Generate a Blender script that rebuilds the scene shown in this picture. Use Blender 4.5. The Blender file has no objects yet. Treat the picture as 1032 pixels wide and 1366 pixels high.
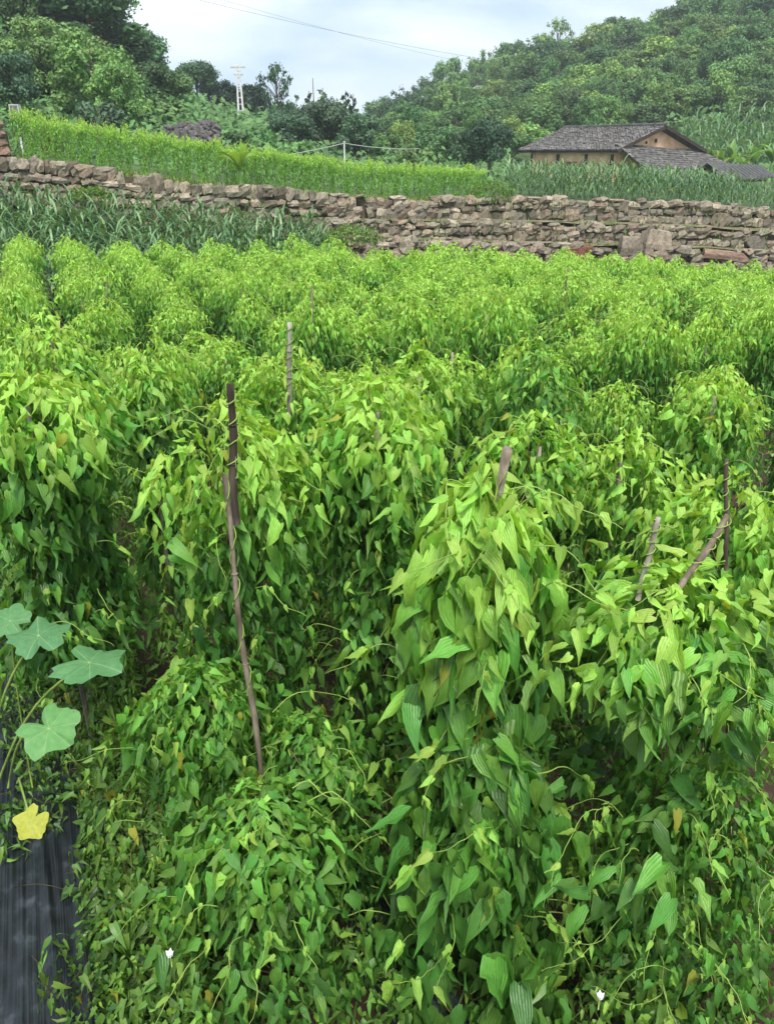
import bpy, math, random
import numpy as np
from mathutils import Vector, Matrix
random.seed(7); RNG = np.random.default_rng(7)
SC = bpy.context.scene; COL = SC.collection
PI = math.pi; R = math.radians

# ------------------------------------------------------------------ camera
EYE = np.array([0.0, 0.0, 3.0]); PITCH = R(24.5); FPX = 1050.0
cam_d = bpy.data.cameras.new('camera'); cam = bpy.data.objects.new('camera', cam_d); COL.objects.link(cam)
cam.location = EYE; cam.rotation_euler = (PI / 2 - PITCH, 0, 0)
cam_d.sensor_fit = 'VERTICAL'; cam_d.sensor_height = 36; cam_d.lens = 36 * FPX / 1366
cam_d.clip_start = 0.05; cam_d.clip_end = 3000
SC.camera = cam

# ------------------------------------------------------------------ world, sun, exposure
SUN_EL, SUN_AZ = R(60), R(172)          # azimuth clockwise from +Y
w = bpy.data.worlds.new('World'); SC.world = w; w.use_nodes = True
nt = w.node_tree; N = nt.nodes; L = nt.links; N.clear()
out = N.new('ShaderNodeOutputWorld'); bg = N.new('ShaderNodeBackground'); L.new(bg.outputs[0], out.inputs[0])
sky = N.new('ShaderNodeTexSky'); sky.sky_type = 'NISHITA'; sky.sun_disc = False
sky.sun_elevation = SUN_EL; sky.sun_rotation = SUN_AZ; sky.air_density = 1.2; sky.dust_density = 2.0
bg.inputs[1].default_value = 0.10
tc = N.new('ShaderNodeTexCoord')
mp = N.new('ShaderNodeMapping'); mp.inputs['Scale'].default_value = (1.0, 1.0, 3.4); mp.inputs['Location'].default_value = (0.35, 0.2, 0.1)
L.new(tc.outputs['Generated'], mp.inputs[0])
n1 = N.new('ShaderNodeTexNoise'); n1.inputs['Scale'].default_value = 2.3; n1.inputs['Detail'].default_value = 7; n1.inputs['Roughness'].default_value = .5
n1.inputs['Distortion'].default_value = .35
L.new(mp.outputs[0], n1.inputs['Vector'])
cr = N.new('ShaderNodeValToRGB')
cr.color_ramp.elements[0].position = .34; cr.color_ramp.elements[0].color = (4.0, 5.5, 7.9, 1)
cr.color_ramp.elements[1].position = .60; cr.color_ramp.elements[1].color = (8.9, 9.4, 9.8, 1)
e = cr.color_ramp.elements.new(.47); e.color = (6.4, 7.5, 8.7, 1)
L.new(n1.outputs['Fac'], cr.inputs[0])
mx = N.new('ShaderNodeMix'); mx.data_type = 'RGBA'; mx.inputs[0].default_value = .88
L.new(sky.outputs[0], mx.inputs[6]); L.new(cr.outputs[0], mx.inputs[7]); L.new(mx.outputs[2], bg.inputs[0])
sun_d = bpy.data.lights.new('sun', 'SUN'); sun = bpy.data.objects.new('sun', sun_d); COL.objects.link(sun)
sun_d.energy = 3.4; sun_d.angle = R(16); sun_d.color = (1, .96, .88)
sd = Vector((math.sin(SUN_AZ) * math.cos(SUN_EL), math.cos(SUN_AZ) * math.cos(SUN_EL), math.sin(SUN_EL)))
sun.rotation_euler = (-sd).to_track_quat('-Z', 'Y').to_euler()
SC.view_settings.view_transform = 'Standard'; SC.view_settings.look = 'None'
SC.view_settings.exposure = 0.47; SC.view_settings.gamma = 1.0; SC.view_settings.use_curve_mapping = False
SC.render.engine = 'CYCLES'
SC.cycles.max_bounces = 6; SC.cycles.diffuse_bounces = 4; SC.cycles.transmission_bounces = 4; SC.cycles.glossy_bounces = 2

# ------------------------------------------------------------------ geometry of the view, used only to measure the place
cp, sp = math.cos(PITCH), math.sin(PITCH)
def ray(x, y):
    a, b = x - 516, 683 - y
    return np.array([a, FPX * cp + b * sp, -FPX * sp + b * cp])
def at(x, y, Y):
    d = ray(x, y); return EYE + d * (Y / d[1])
ANG = math.atan2(486, 1153)
U = np.array([-math.sin(ANG), math.cos(ANG)]); V = np.array([math.cos(ANG), math.sin(ANG)])
def ground(X, Y):
    d = np.hypot(X, Y)
    s = .012 + .053 * np.clip((X + 7) / 16, 0, 1)
    return -s * np.clip(d - 2.5, 0, 100)

# ------------------------------------------------------------------ object helpers
def link(o): COL.objects.link(o); return o
def mesh_np(name, verts, faces, uv=None, attr=None, mats=(), smooth=True, mat_idx=None):
    """verts (N,3); faces (M,k) with one k; uv per vertex; attr per vertex (N,3)."""
    me = bpy.data.meshes.new(name)
    verts = np.asarray(verts, dtype=np.float32); faces = np.asarray(faces, dtype=np.int32)
    n, (m, k) = len(verts), faces.shape
    me.vertices.add(n); me.vertices.foreach_set('co', verts.ravel())
    me.loops.add(m * k); me.loops.foreach_set('vertex_index', faces.ravel())
    me.polygons.add(m); me.polygons.foreach_set('loop_start', np.arange(0, m * k, k, dtype=np.int32))
    me.polygons.foreach_set('use_smooth', np.full(m, smooth))
    if mat_idx is not None: me.polygons.foreach_set('material_index', np.asarray(mat_idx, dtype=np.int32))
    if uv is not None:
        l = me.uv_layers.new(name='UVMap'); l.data.foreach_set('uv', np.asarray(uv, dtype=np.float32)[faces.ravel()].ravel())
    if attr is not None:
        a = me.attributes.new('lf', 'FLOAT_VECTOR', 'POINT'); a.data.foreach_set('vector', np.asarray(attr, dtype=np.float32).ravel())
    for mt in mats: me.materials.append(mt)
    me.update(calc_edges=True)
    return me
def mobj(name, me, parent=None, kind=None, color=(0, 0, 0, 1)):
    o = bpy.data.objects.new(name, me); o.color = color
    if parent is not None: o.parent = parent
    if kind: o['kind'] = kind
    return link(o)
def tag(o, label=None, cat=None, group=None, kind=None):
    if label: o['label'] = label
    if cat: o['category'] = cat
    if group: o['group'] = group
    if kind: o['kind'] = kind
    return o
def thing(name, loc, label, cat, group=None, rz=0, scale=None):
    o = bpy.data.objects.new(name, None); o.empty_display_size = .1
    o.location = loc; o.rotation_euler = (0, 0, rz)
    if scale is not None: o.scale = scale
    link(o); return tag(o, label, cat, group)
def tube(pts, rad, seg=6, close=True):
    """quad tube along pts (n,3) with radii; returns verts, quads"""
    pts = np.asarray(pts, float); n = len(pts); rad = np.broadcast_to(rad, (n,))
    t = np.gradient(pts, axis=0); t /= np.linalg.norm(t, axis=1)[:, None] + 1e-9
    ref = np.where(np.abs(t[:, 2:3]) < .9, np.array([[0, 0, 1.]]), np.array([[1., 0, 0]]))
    a = np.cross(t, ref); a /= np.linalg.norm(a, axis=1)[:, None] + 1e-9
    b = np.cross(t, a)
    th = np.arange(seg) * 2 * PI / seg
    v = pts[:, None] + (a[:, None] * np.cos(th)[None, :, None] + b[:, None] * np.sin(th)[None, :, None]) * rad[:, None, None]
    v = v.reshape(-1, 3); f = []
    for i in range(n - 1):
        for j in range(seg):
            k = (j + 1) % seg
            f.append((i * seg + j, i * seg + k, (i + 1) * seg + k, (i + 1) * seg + j))
    if close and seg >= 4:
        for base in (0, (n - 1) * seg):
            if seg == 4: f.append(tuple(base + q for q in range(4)))
            elif seg == 6: f.append((base, base + 1, base + 2, base + 3)); f.append((base, base + 3, base + 4, base + 5))
            elif seg == 8: f.append((base, base + 1, base + 2, base + 3)); f.append((base, base + 3, base + 4, base + 7)); f.append((base + 4, base + 5, base + 6, base + 7))
    return v, np.array(f)
class MB:
    """collects quad pieces into one mesh"""
    def __init__(s): s.v = []; s.f = []; s.u = []; s.n = 0
    def add(s, v, f, uv=None):
        v = np.asarray(v, float); s.v.append(v); s.f.append(np.asarray(f) + s.n); s.n += len(v)
        s.u.append(np.zeros((len(v), 2)) if uv is None else np.asarray(uv, float)); return s
    def tube(s, pts, rad, seg=6): return s.add(*tube(pts, rad, seg))
    def box(s, c, d, rot=None):
        q = np.array([[x, y, z] for x in (-1, 1) for y in (-1, 1) for z in (-1, 1)], float) * np.asarray(d) / 2
        if rot is not None: q = q @ np.asarray(rot).T
        return s.add(q + np.asarray(c), [(0, 1, 3, 2), (4, 6, 7, 5), (0, 4, 5, 1), (2, 3, 7, 6), (0, 2, 6, 4), (1, 5, 7, 3)])
    def mesh(s, name, mats=(), smooth=True):
        return mesh_np(name, np.vstack(s.v), np.vstack(s.f), uv=np.vstack(s.u), mats=mats, smooth=smooth)
def rotz(a): c, s = math.cos(a), math.sin(a); return np.array([[c, -s, 0], [s, c, 0], [0, 0, 1.]])

# ------------------------------------------------------------------ materials
def new_mat(name):
    m = bpy.data.materials.new(name); m.use_nodes = True; nt = m.node_tree; nt.nodes.clear()
    o = nt.nodes.new('ShaderNodeOutputMaterial'); return m, nt.nodes, nt.links, o
def mathn(N, L, op, a, b=None, c=None):
    n = N.new('ShaderNodeMath'); n.operation = op
    for i, q in enumerate((a, b, c)):
        if q is None: continue
        if isinstance(q, (int, float)): n.inputs[i].default_value = q
        else: L.new(q, n.inputs[i])
    return n.outputs[0]
def leaf_mat(name, stops, trans=.3, rough=.42, veins=True, spec=.4, vein_n=4, bump=.5):
    """stops: [(tone, rgb)]; tone and a random number come from the leaf (attribute) or from the single leaf's object colour"""
    m, N, L, o = new_mat(name)
    at_ = N.new('ShaderNodeAttribute'); at_.attribute_name = 'lf'
    oi = N.new('ShaderNodeObjectInfo')
    va = N.new('ShaderNodeVectorMath'); va.operation = 'ADD'; L.new(at_.outputs['Vector'], va.inputs[0]); L.new(oi.outputs['Color'], va.inputs[1])
    sx = N.new('ShaderNodeSeparateXYZ'); L.new(va.outputs[0], sx.inputs[0])
    r = N.new('ShaderNodeValToRGB'); el = r.color_ramp.elements
    el[0].position = stops[0][0]; el[0].color = (*stops[0][1], 1); el[1].position = stops[-1][0]; el[1].color = (*stops[-1][1], 1)
    for p, c in stops[1:-1]:
        q = el.new(p); q.color = (*c, 1)
    L.new(sx.outputs[0], r.inputs[0])
    hs = N.new('ShaderNodeHueSaturation'); L.new(r.outputs[0], hs.inputs['Color'])
    L.new(mathn(N, L, 'MULTIPLY_ADD', sx.outputs[1], .030, .485), hs.inputs['Hue'])
    L.new(mathn(N, L, 'MULTIPLY_ADD', sx.outputs[1], .5, .75), hs.inputs['Value'])
    hs.inputs['Saturation'].default_value = .97
    col = hs.outputs[0]
    yl = N.new('ShaderNodeMix'); yl.data_type = 'RGBA'; L.new(mathn(N, L, 'MULTIPLY', mathn(N, L, 'GREATER_THAN', mathn(N, L, 'FRACT', mathn(N, L, 'MULTIPLY', sx.outputs[1], 7.0)), veins and .991 or .985), .7), yl.inputs[0])
    L.new(col, yl.inputs[6]); yl.inputs[7].default_value = (.42, .36, .05, 1); col = yl.outputs[2]
    if veins:
        tcn = N.new('ShaderNodeTexCoord'); sn_ = N.new('ShaderNodeTexNoise'); sn_.inputs['Scale'].default_value = 5.5; sn_.inputs['Detail'].default_value = 3; sn_.noise_dimensions = '4D'
        L.new(tcn.outputs['UV'], sn_.inputs['Vector']); L.new(mathn(N, L, 'MULTIPLY', sx.outputs[1], 60.0), sn_.inputs['W'])
        sp_ = N.new('ShaderNodeMix'); sp_.data_type = 'RGBA'; L.new(mathn(N, L, 'MULTIPLY', mathn(N, L, 'GREATER_THAN', sn_.outputs['Fac'], .70), .65), sp_.inputs[0])
        L.new(col, sp_.inputs[6]); sp_.inputs[7].default_value = (.16, .11, .04, 1); col = sp_.outputs[2]
    b = N.new('ShaderNodeBsdfPrincipled'); b.inputs['Roughness'].default_value = rough; b.inputs['Specular IOR Level'].default_value = spec
    if veins:
        uv = N.new('ShaderNodeUVMap'); us = N.new('ShaderNodeSeparateXYZ'); L.new(uv.outputs[0], us.inputs[0])
        ph = mathn(N, L, 'MULTIPLY', us.outputs[0], PI * 2 * vein_n)
        sn = mathn(N, L, 'ABSOLUTE', mathn(N, L, 'SINE', mathn(N, L, 'ADD', ph, 0.0)))
        sh = mathn(N, L, 'POWER', sn, .45)
        nz = N.new('ShaderNodeTexNoise'); nz.inputs['Scale'].default_value = 9; nz.inputs['Detail'].default_value = 4
        L.new(uv.outputs[0], nz.inputs['Vector'])
        ht = mathn(N, L, 'ADD', sh, mathn(N, L, 'MULTIPLY', nz.outputs['Fac'], .6))
        bp = N.new('ShaderNodeBump'); bp.inputs['Strength'].default_value = bump; bp.inputs['Distance'].default_value = .004
        L.new(ht, bp.inputs['Height']); L.new(bp.outputs[0], b.inputs['Normal'])
        m1 = N.new('ShaderNodeMix'); m1.data_type = 'RGBA'; m1.blend_type = 'MULTIPLY'; m1.inputs[0].default_value = 1
        cr2 = N.new('ShaderNodeValToRGB'); cr2.color_ramp.elements[0].position = .0; cr2.color_ramp.elements[0].color = (1.12, 1.10, 1.12, 1)
        cr2.color_ramp.elements[1].position = .55; cr2.color_ramp.elements[1].color = (.96, .96, .95, 1)
        L.new(sh, cr2.inputs[0]); L.new(col, m1.inputs[6]); L.new(cr2.outputs[0], m1.inputs[7])
        m2 = N.new('ShaderNodeMix'); m2.data_type = 'RGBA'; m2.blend_type = 'MULTIPLY'; m2.inputs[0].default_value = 1
        cr3 = N.new('ShaderNodeValToRGB'); cr3.color_ramp.elements[0].position = .3; cr3.color_ramp.elements[0].color = (.82, .86, .8, 1)
        cr3.color_ramp.elements[1].position = .7; cr3.color_ramp.elements[1].color = (1.12, 1.1, 1.05, 1)
        L.new(nz.outputs['Fac'], cr3.inputs[0]); L.new(m1.outputs[2], m2.inputs[6]); L.new(cr3.outputs[0], m2.inputs[7])
        col = m2.outputs[2]
    L.new(col, b.inputs['Base Color'])
    t = N.new('ShaderNodeBsdfTranslucent')
    tcol = N.new('ShaderNodeMix'); tcol.data_type = 'RGBA'; tcol.blend_type = 'MULTIPLY'; tcol.inputs[0].default_value = 1
    L.new(col, tcol.inputs[6]); tcol.inputs[7].default_value = (1.5, 1.35, .45, 1); L.new(tcol.outputs[2], t.inputs[0])
    ms = N.new('ShaderNodeMixShader'); ms.inputs[0].default_value = trans
    L.new(b.outputs[0], ms.inputs[1]); L.new(t.outputs[0], ms.inputs[2]); L.new(ms.outputs[0], o.inputs[0])
    return m
YAM = leaf_mat('yam_leaf_green', [(0, (.038, .11, .024)), (.35, (.105, .285, .045)), (.65, (.205, .46, .06)), (1, (.44, .70, .11))], trans=.34, spec=.5, rough=.38)
SMALL = leaf_mat('weed_leaf_green', [(0, (.035, .09, .024)), (.5, (.13, .27, .045)), (1, (.30, .50, .07))], trans=.3, vein_n=1, bump=.3)
SQUASH = leaf_mat('squash_leaf_green', [(0, (.10, .27, .13)), (.5, (.15, .38, .11)), (1, (.52, .50, .04))], trans=.3, vein_n=1, bump=.25, rough=.6)
def squash_veins(m):
    nt = m.node_tree; N, L = nt.nodes, nt.links; b = [n for n in N if n.type == 'BSDF_PRINCIPLED'][0]
    uv = N.new('ShaderNodeUVMap'); us = N.new('ShaderNodeSeparateXYZ'); L.new(uv.outputs[0], us.inputs[0])
    x = mathn(N, L, 'SUBTRACT', us.outputs[0], .5); y = mathn(N, L, 'SUBTRACT', us.outputs[1], .5)
    an = mathn(N, L, 'ARCTAN2', x, y); rad = mathn(N, L, 'SQRT', mathn(N, L, 'ADD', mathn(N, L, 'MULTIPLY', x, x), mathn(N, L, 'MULTIPLY', y, y)))
    s1 = mathn(N, L, 'ABSOLUTE', mathn(N, L, 'SINE', mathn(N, L, 'MULTIPLY', an, 3.5)))
    l1 = mathn(N, L, 'LESS_THAN', mathn(N, L, 'MULTIPLY', s1, rad), .018)
    s2 = mathn(N, L, 'ABSOLUTE', mathn(N, L, 'SINE', mathn(N, L, 'ADD', mathn(N, L, 'MULTIPLY', rad, 42.0), mathn(N, L, 'MULTIPLY', s1, 7.0))))
    l2 = mathn(N, L, 'MULTIPLY', mathn(N, L, 'LESS_THAN', s2, .12), .45)
    v = mathn(N, L, 'MAXIMUM', l1, l2)
    col = b.inputs['Base Color'].links[0].from_socket
    mx = N.new('ShaderNodeMix'); mx.data_type = 'RGBA'; L.new(mathn(N, L, 'MULTIPLY', v, .5), mx.inputs[0]); L.new(col, mx.inputs[6]); mx.inputs[7].default_value = (.42, .58, .30, 1)
    L.new(mx.outputs[2], b.inputs['Base Color'])
    bp = N.new('ShaderNodeBump'); bp.inputs['Strength'].default_value = .6; bp.inputs['Distance'].default_value = .004; bp.invert = True
    L.new(v, bp.inputs['Height']); L.new(b.inputs['Normal'].links[0].from_socket, bp.inputs['Normal']); L.new(bp.outputs[0], b.inputs['Normal'])
squash_veins(SQUASH)
CORN = leaf_mat('corn_leaf_green', [(0, (.045, .115, .060)), (.5, (.125, .25, .10)), (1, (.30, .44, .19))], trans=.2, veins=False, rough=.38, spec=.5)
GRASS = leaf_mat('grass_green', [(0, (.05, .11, .03)), (.5, (.12, .22, .04)), (1, (.26, .36, .08))], trans=.25, veins=False, rough=.5)
def tree_mat():
    m, N, L, o = new_mat('tree_foliage')
    oi = N.new('ShaderNodeObjectInfo'); at_ = N.new('ShaderNodeAttribute'); at_.attribute_name = 'lf'
    sx = N.new('ShaderNodeSeparateXYZ'); L.new(at_.outputs['Vector'], sx.inputs[0])
    hs = N.new('ShaderNodeHueSaturation'); L.new(oi.outputs['Color'], hs.inputs['Color'])
    L.new(mathn(N, L, 'MULTIPLY_ADD', sx.outputs[0], .9, .55), hs.inputs['Value'])
    L.new(mathn(N, L, 'MULTIPLY_ADD', sx.outputs[1], -.04, .52), hs.inputs['Hue'])
    b = N.new('ShaderNodeBsdfPrincipled'); b.inputs['Roughness'].default_value = .55; b.inputs['Specular IOR Level'].default_value = .3
    L.new(hs.outputs[0], b.inputs['Base Color'])
    t = N.new('ShaderNodeBsdfTranslucent'); L.new(hs.outputs[0], t.inputs[0])
    ms = N.new('ShaderNodeMixShader'); ms.inputs[0].default_value = .22
    L.new(b.outputs[0], ms.inputs[1]); L.new(t.outputs[0], ms.inputs[2]); L.new(ms.outputs[0], o.inputs[0]); return m
TREE = tree_mat()
def solid_mat(name, stops, scale=6, rough=.85, bump=.4, dist=.02, spec=.25, stretch=(1, 1, 1), objvar=False, detail=8, metallic=0):
    m, N, L, o = new_mat(name)
    tcn = N.new('ShaderNodeTexCoord'); mpn = N.new('ShaderNodeMapping'); mpn.inputs['Scale'].default_value = stretch
    L.new(tcn.outputs['Object'], mpn.inputs[0])
    nz = N.new('ShaderNodeTexNoise'); nz.inputs['Scale'].default_value = scale; nz.inputs['Detail'].default_value = detail; nz.inputs['Roughness'].default_value = .62
    L.new(mpn.outputs[0], nz.inputs['Vector'])
    r = N.new('ShaderNodeValToRGB'); el = r.color_ramp.elements
    el[0].position = stops[0][0]; el[0].color = (*stops[0][1], 1); el[1].position = stops[-1][0]; el[1].color = (*stops[-1][1], 1)
    for p, c in stops[1:-1]:
        q = el.new(p); q.color = (*c, 1)
    L.new(nz.outputs['Fac'], r.inputs[0]); col = r.outputs[0]
    if objvar:
        oi = N.new('ShaderNodeObjectInfo')
        mm = N.new('ShaderNodeMix'); mm.data_type = 'RGBA'; mm.blend_type = 'MULTIPLY'; mm.inputs[0].default_value = 1
        L.new(col, mm.inputs[6]); L.new(oi.outputs['Color'], mm.inputs[7]); col = mm.outputs[2]
    b = N.new('ShaderNodeBsdfPrincipled'); b.inputs['Roughness'].default_value = rough; b.inputs['Specular IOR Level'].default_value = spec
    b.inputs['Metallic'].default_value = metallic
    L.new(col, b.inputs['Base Color'])
    bp = N.new('ShaderNodeBump'); bp.inputs['Strength'].default_value = bump; bp.inputs['Distance'].default_value = dist
    L.new(nz.outputs['Fac'], bp.inputs['Height']); L.new(bp.outputs[0], b.inputs['Normal'])
    L.new(b.outputs[0], o.inputs[0]); return m
SOIL = solid_mat('red_brown_soil', [(.3, (.03, .02, .014)), (.55, (.075, .044, .03)), (.75, (.13, .085, .06))], scale=5, bump=.8, dist=.03)
TERR = solid_mat('overgrown_earth', [(.35, (.03, .055, .018)), (.55, (.06, .10, .03)), (.75, (.13, .16, .06))], scale=1.4, bump=.8, dist=.1)
LEDGE = solid_mat('ledge_grass_and_earth', [(.3, (.07, .085, .03)), (.5, (.17, .16, .09)), (.7, (.28, .23, .17))], scale=3, bump=.8, dist=.03)
STONE = solid_mat('wall_stone', [(.25, (.16, .14, .12)), (.45, (.40, .36, .31)), (.6, (.55, .5, .44)), (.78, (.74, .70, .64))], scale=7, bump=.9, dist=.02, objvar=True)
DARKEARTH = solid_mat('earth_between_stones', [(.3, (.06, .05, .035)), (.7, (.17, .13, .09))], scale=8, bump=.8)
BARK = solid_mat('grey_bark', [(.3, (.05, .04, .03)), (.7, (.17, .14, .11))], scale=12, stretch=(1, 1, .3))
STAKE = solid_mat('weathered_stake_wood', [(.3, (.05, .04, .03)), (.5, (.135, .115, .09)), (.72, (.30, .27, .23))], scale=22, stretch=(1, 1, .12), bump=.7, dist=.004, objvar=True)
STEM = solid_mat('green_stem', [(.3, (.17, .28, .05)), (.7, (.36, .48, .12))], scale=10, rough=.5)
WOODY = solid_mat('brown_vine_stem', [(.3, (.06, .045, .02)), (.7, (.2, .17, .07))], scale=10, rough=.6)
FILM = solid_mat('black_mulch_film', [(.3, (.008, .010, .012)), (.55, (.016, .022, .026)), (.78, (.07, .085, .095))], scale=12, stretch=(1, 1, 1), rough=.5, spec=.4, bump=.5, dist=.01)
CLAY = solid_mat('rammed_clay_wall', [(.3, (.38, .26, .17)), (.5, (.62, .44, .30)), (.72, (.74, .58, .43))], scale=2.2, bump=.5, objvar=True)
TILE = solid_mat('grey_clay_tile', [(.3, (.06, .057, .055)), (.55, (.15, .14, .135)), (.75, (.30, .285, .265))], scale=3.5, bump=.8, dist=.04)
DKWOOD = solid_mat('dark_old_timber', [(.3, (.02, .015, .012)), (.7, (.07, .05, .04))], scale=8)
METAL = solid_mat('dull_grey_sheet', [(.3, (.07, .07, .068)), (.7, (.17, .168, .16))], scale=5, rough=.6, spec=.4, bump=.2)
CONC = solid_mat('pale_concrete', [(.3, (.36, .37, .36)), (.7, (.55, .56, .55))], scale=5, bump=.2)
WIRE = solid_mat('dark_wire', [(.3, (.10, .11, .12)), (.7, (.16, .17, .18))], scale=5, bump=0)
PETAL = solid_mat('white_petal', [(.3, (.75, .75, .78)), (.7, (.85, .85, .86))], scale=5, bump=0, rough=.6)

# ------------------------------------------------------------------ leaf shapes
def leaf_grid(nu, nv, width=.30, lobe=.20, cup=.22, droop=.22, wave=.02, seed=0, twist=0.0, belly=.35):
    rg = np.random.default_rng(seed); ph = rg.uniform(0, 6, 3)
    t = (np.linspace(0, 1, nv + 1)) ** 1.15; u = np.linspace(-1, 1, nu + 1)
    T, Uu = np.meshgrid(t, u, indexing='ij')
    W = width * (np.clip(T, .05, 1) ** (belly * .72)) * np.clip(1 - T, 0.004, 1) ** 1.15 * 1.95
    W = W * (1 - .15 * np.sin(PI * np.clip((T - .55) / .45, 0, 1)))
    X = Uu * W
    au = np.abs(Uu); lb = np.where(au < .5, au * 2, 1 - (au - .5) * 1.3) if nu > 2 else au * .55
    Y = T - lobe * lb * (1 - T) ** 3
    Z = cup * np.abs(X) * (1 - .3 * T) - droop * T ** 2 + wave * np.sin(5 * T * PI + ph[0] + Uu * 2) * np.abs(Uu) + wave * .8 * np.sin(3 * T * PI + ph[1]) * Uu
    a = twist * T; X2 = X * np.cos(a) - Z * np.sin(a); Z2 = X * np.sin(a) + Z * np.cos(a)
    X2 = X2 + .05 * np.sin(ph[2]) * T ** 2
    v = np.stack([X2, Y, Z2], -1).reshape(-1, 3)
    uv = np.stack([Uu * .5 + .5, T], -1).reshape(-1, 2)
    f = [(i * (nu + 1) + j, i * (nu + 1) + j + 1, (i + 1) * (nu + 1) + j + 1, (i + 1) * (nu + 1) + j) for i in range(nv) for j in range(nu)]
    return v, np.array(f), uv
def tset(nu, nv, n, **k):
    rg = np.random.default_rng(n * 7 + nu); o = []
    for i in range(n):
        kk = dict(width=rg.uniform(.17, .255), lobe=rg.uniform(.08, .15), cup=rg.uniform(.15, 1.1), droop=rg.uniform(.0, .75), wave=rg.uniform(.02, .065), twist=rg.uniform(-1.3, 1.3), seed=i)
        kk.update(k); o.append(leaf_grid(nu, nv, **kk))
    return o
T_HI = tset(4, 5, 8); T_MID = tset(2, 4, 6); T_LO = tset(2, 2, 5); T_SMALL = tset(2, 3, 6, belly=.5)
def merge_leaves(tmpls, pos, Rm, scl, tone, rnd):
    """one big leaf mesh: verts, quads, uv, attr"""
    pos = np.asarray(pos); n = len(pos); which = RNG.integers(0, len(tmpls), n)
    VV, FF, UU, AA = [], [], [], []; base = 0
    for k, (tv, tf, tu) in enumerate(tmpls):
        ix = np.where(which == k)[0]
        if not len(ix): continue
        v = np.einsum('nij,mj->nmi', Rm[ix], tv) * scl[ix][:, None, None] + pos[ix][:, None]
        m = len(tv)
        VV.append(v.reshape(-1, 3)); FF.append((tf[None] + (np.arange(len(ix)) * m)[:, None, None] + base).reshape(-1, 4)); base += m * len(ix)
        UU.append(np.tile(tu, (len(ix), 1)))
        a = np.zeros((len(ix), m, 3)); a[..., 0] = tone[ix][:, None]; a[..., 1] = rnd[ix][:, None]; AA.append(a.reshape(-1, 3))
    return np.vstack(VV), np.vstack(FF), np.vstack(UU), np.vstack(AA)
def frames(theta, a, roll):
    """leaf frames: pointing outward at azimuth theta, dipping by a (0 level, pi/2 straight down), rolled"""
    o = np.stack([np.cos(theta), np.sin(theta), np.zeros_like(theta)], -1); z = np.array([0, 0, 1.])
    d = np.cos(a)[:, None] * o - np.sin(a)[:, None] * z
    nrm = np.sin(a)[:, None] * o + np.cos(a)[:, None] * z
    s = np.cross(d, nrm)
    c, q = np.cos(roll)[:, None], np.sin(roll)[:, None]
    s2 = s * c + nrm * q; n2 = np.cross(s2, d)
    return np.stack([s2, d, n2], -1)

def gen_yam(rg, H, n, L0=.13, width=1.0, z_low=0.0, prof=None, lean=(0, 0), lime=1.0, droop=1.0, flare=0.0, clump=.3):
    """leaves of one staked vine: arrays relative to the foot of the stake"""
    prof = prof or ([0, .05, .11, .2, .34, .6, 1], [.07, .21, .30, .27, .20, .20, .27])
    ns = max(12, n // 26); per = n // ns + 1
    P, TH, A, RO, S, TO = [], [], [], [], [], []
    ph = rg.uniform(0, 6.3, 6)
    for k in range(ns):
        th = rg.uniform(0, 2 * PI)
        t0 = rg.uniform(-.02, .85) if rg.random() > .45 else rg.uniform(-.04, .12)
        t1 = min(1.0, t0 + rg.uniform(.15, .5))
        rf = rg.uniform(.5, 1.3); bulge = rg.uniform(0, clump)
        t = np.sort(rg.uniform(t0, t1, per)); tt = np.clip(t, 0, 1)
        wob = th + .5 * np.sin(t * 7 + ph[0] + k) + rg.normal(0, .22, per)
        r = np.interp(tt, *prof) * width * rf * (1 + bulge * np.sin(4 * t + k)) * (1 + .16 * np.sin(3 * wob + ph[1] + 5 * t) + .13 * np.sin(5 * wob - 8 * t + ph[2]))
        r = r * rg.uniform(.75, 1.06, per) + flare * np.exp(-((tt - .12) / .1) ** 2) * rg.random()
        z = H - (H - z_low) * t
        P.append(np.stack([r * np.cos(wob) + lean[0] * (z / H), r * np.sin(wob) + lean[1] * (z / H), z], -1))
        top = np.clip(1 - t / .15, 0, 1)
        TH.append(wob + rg.normal(0, .95, per)); A.append(np.clip(R(58) * droop + rg.normal(0, R(22), per) - top * R(42) * rg.uniform(.4, 1.2, per), -.5, 1.62))
        RO.append(rg.normal(0, .62, per))
        young = rg.random(per) < .12
        S.append(L0 * rg.uniform(.6, 1.18, per) * (1 - .35 * top) * np.where(young, .7, 1))
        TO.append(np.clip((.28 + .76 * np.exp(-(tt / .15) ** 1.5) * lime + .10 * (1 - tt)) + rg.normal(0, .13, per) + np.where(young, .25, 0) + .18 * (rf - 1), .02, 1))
    P = np.vstack(P)[:n]; TH, A, RO, S, TO = [np.concatenate(q)[:n] for q in (TH, A, RO, S, TO)]
    return P, frames(TH, A, RO), S, TO, rg.random(n)

LEAF_MESH = []
for i, (v, f, uv) in enumerate(tset(4, 6, 12)):
    LEAF_MESH.append(mesh_np('yam_leaf', v, f, uv=uv, attr=np.zeros((len(v), 3)), mats=[YAM]))
def leaf_objects(parent, P, Rm, S, TO, RN, name='leaf', meshes=None):
    meshes = meshes or LEAF_MESH
    for i in range(len(P)):
        o = bpy.data.objects.new(name, meshes[i % len(meshes)])
        M = np.eye(4); M[:3, :3] = Rm[i] * S[i]; M[:3, 3] = P[i]
        o.parent = parent; o.matrix_basis = Matrix(M.tolist()); o.color = (float(TO[i]), float(RN[i]), 0, 1)
        COL.objects.link(o)

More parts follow.
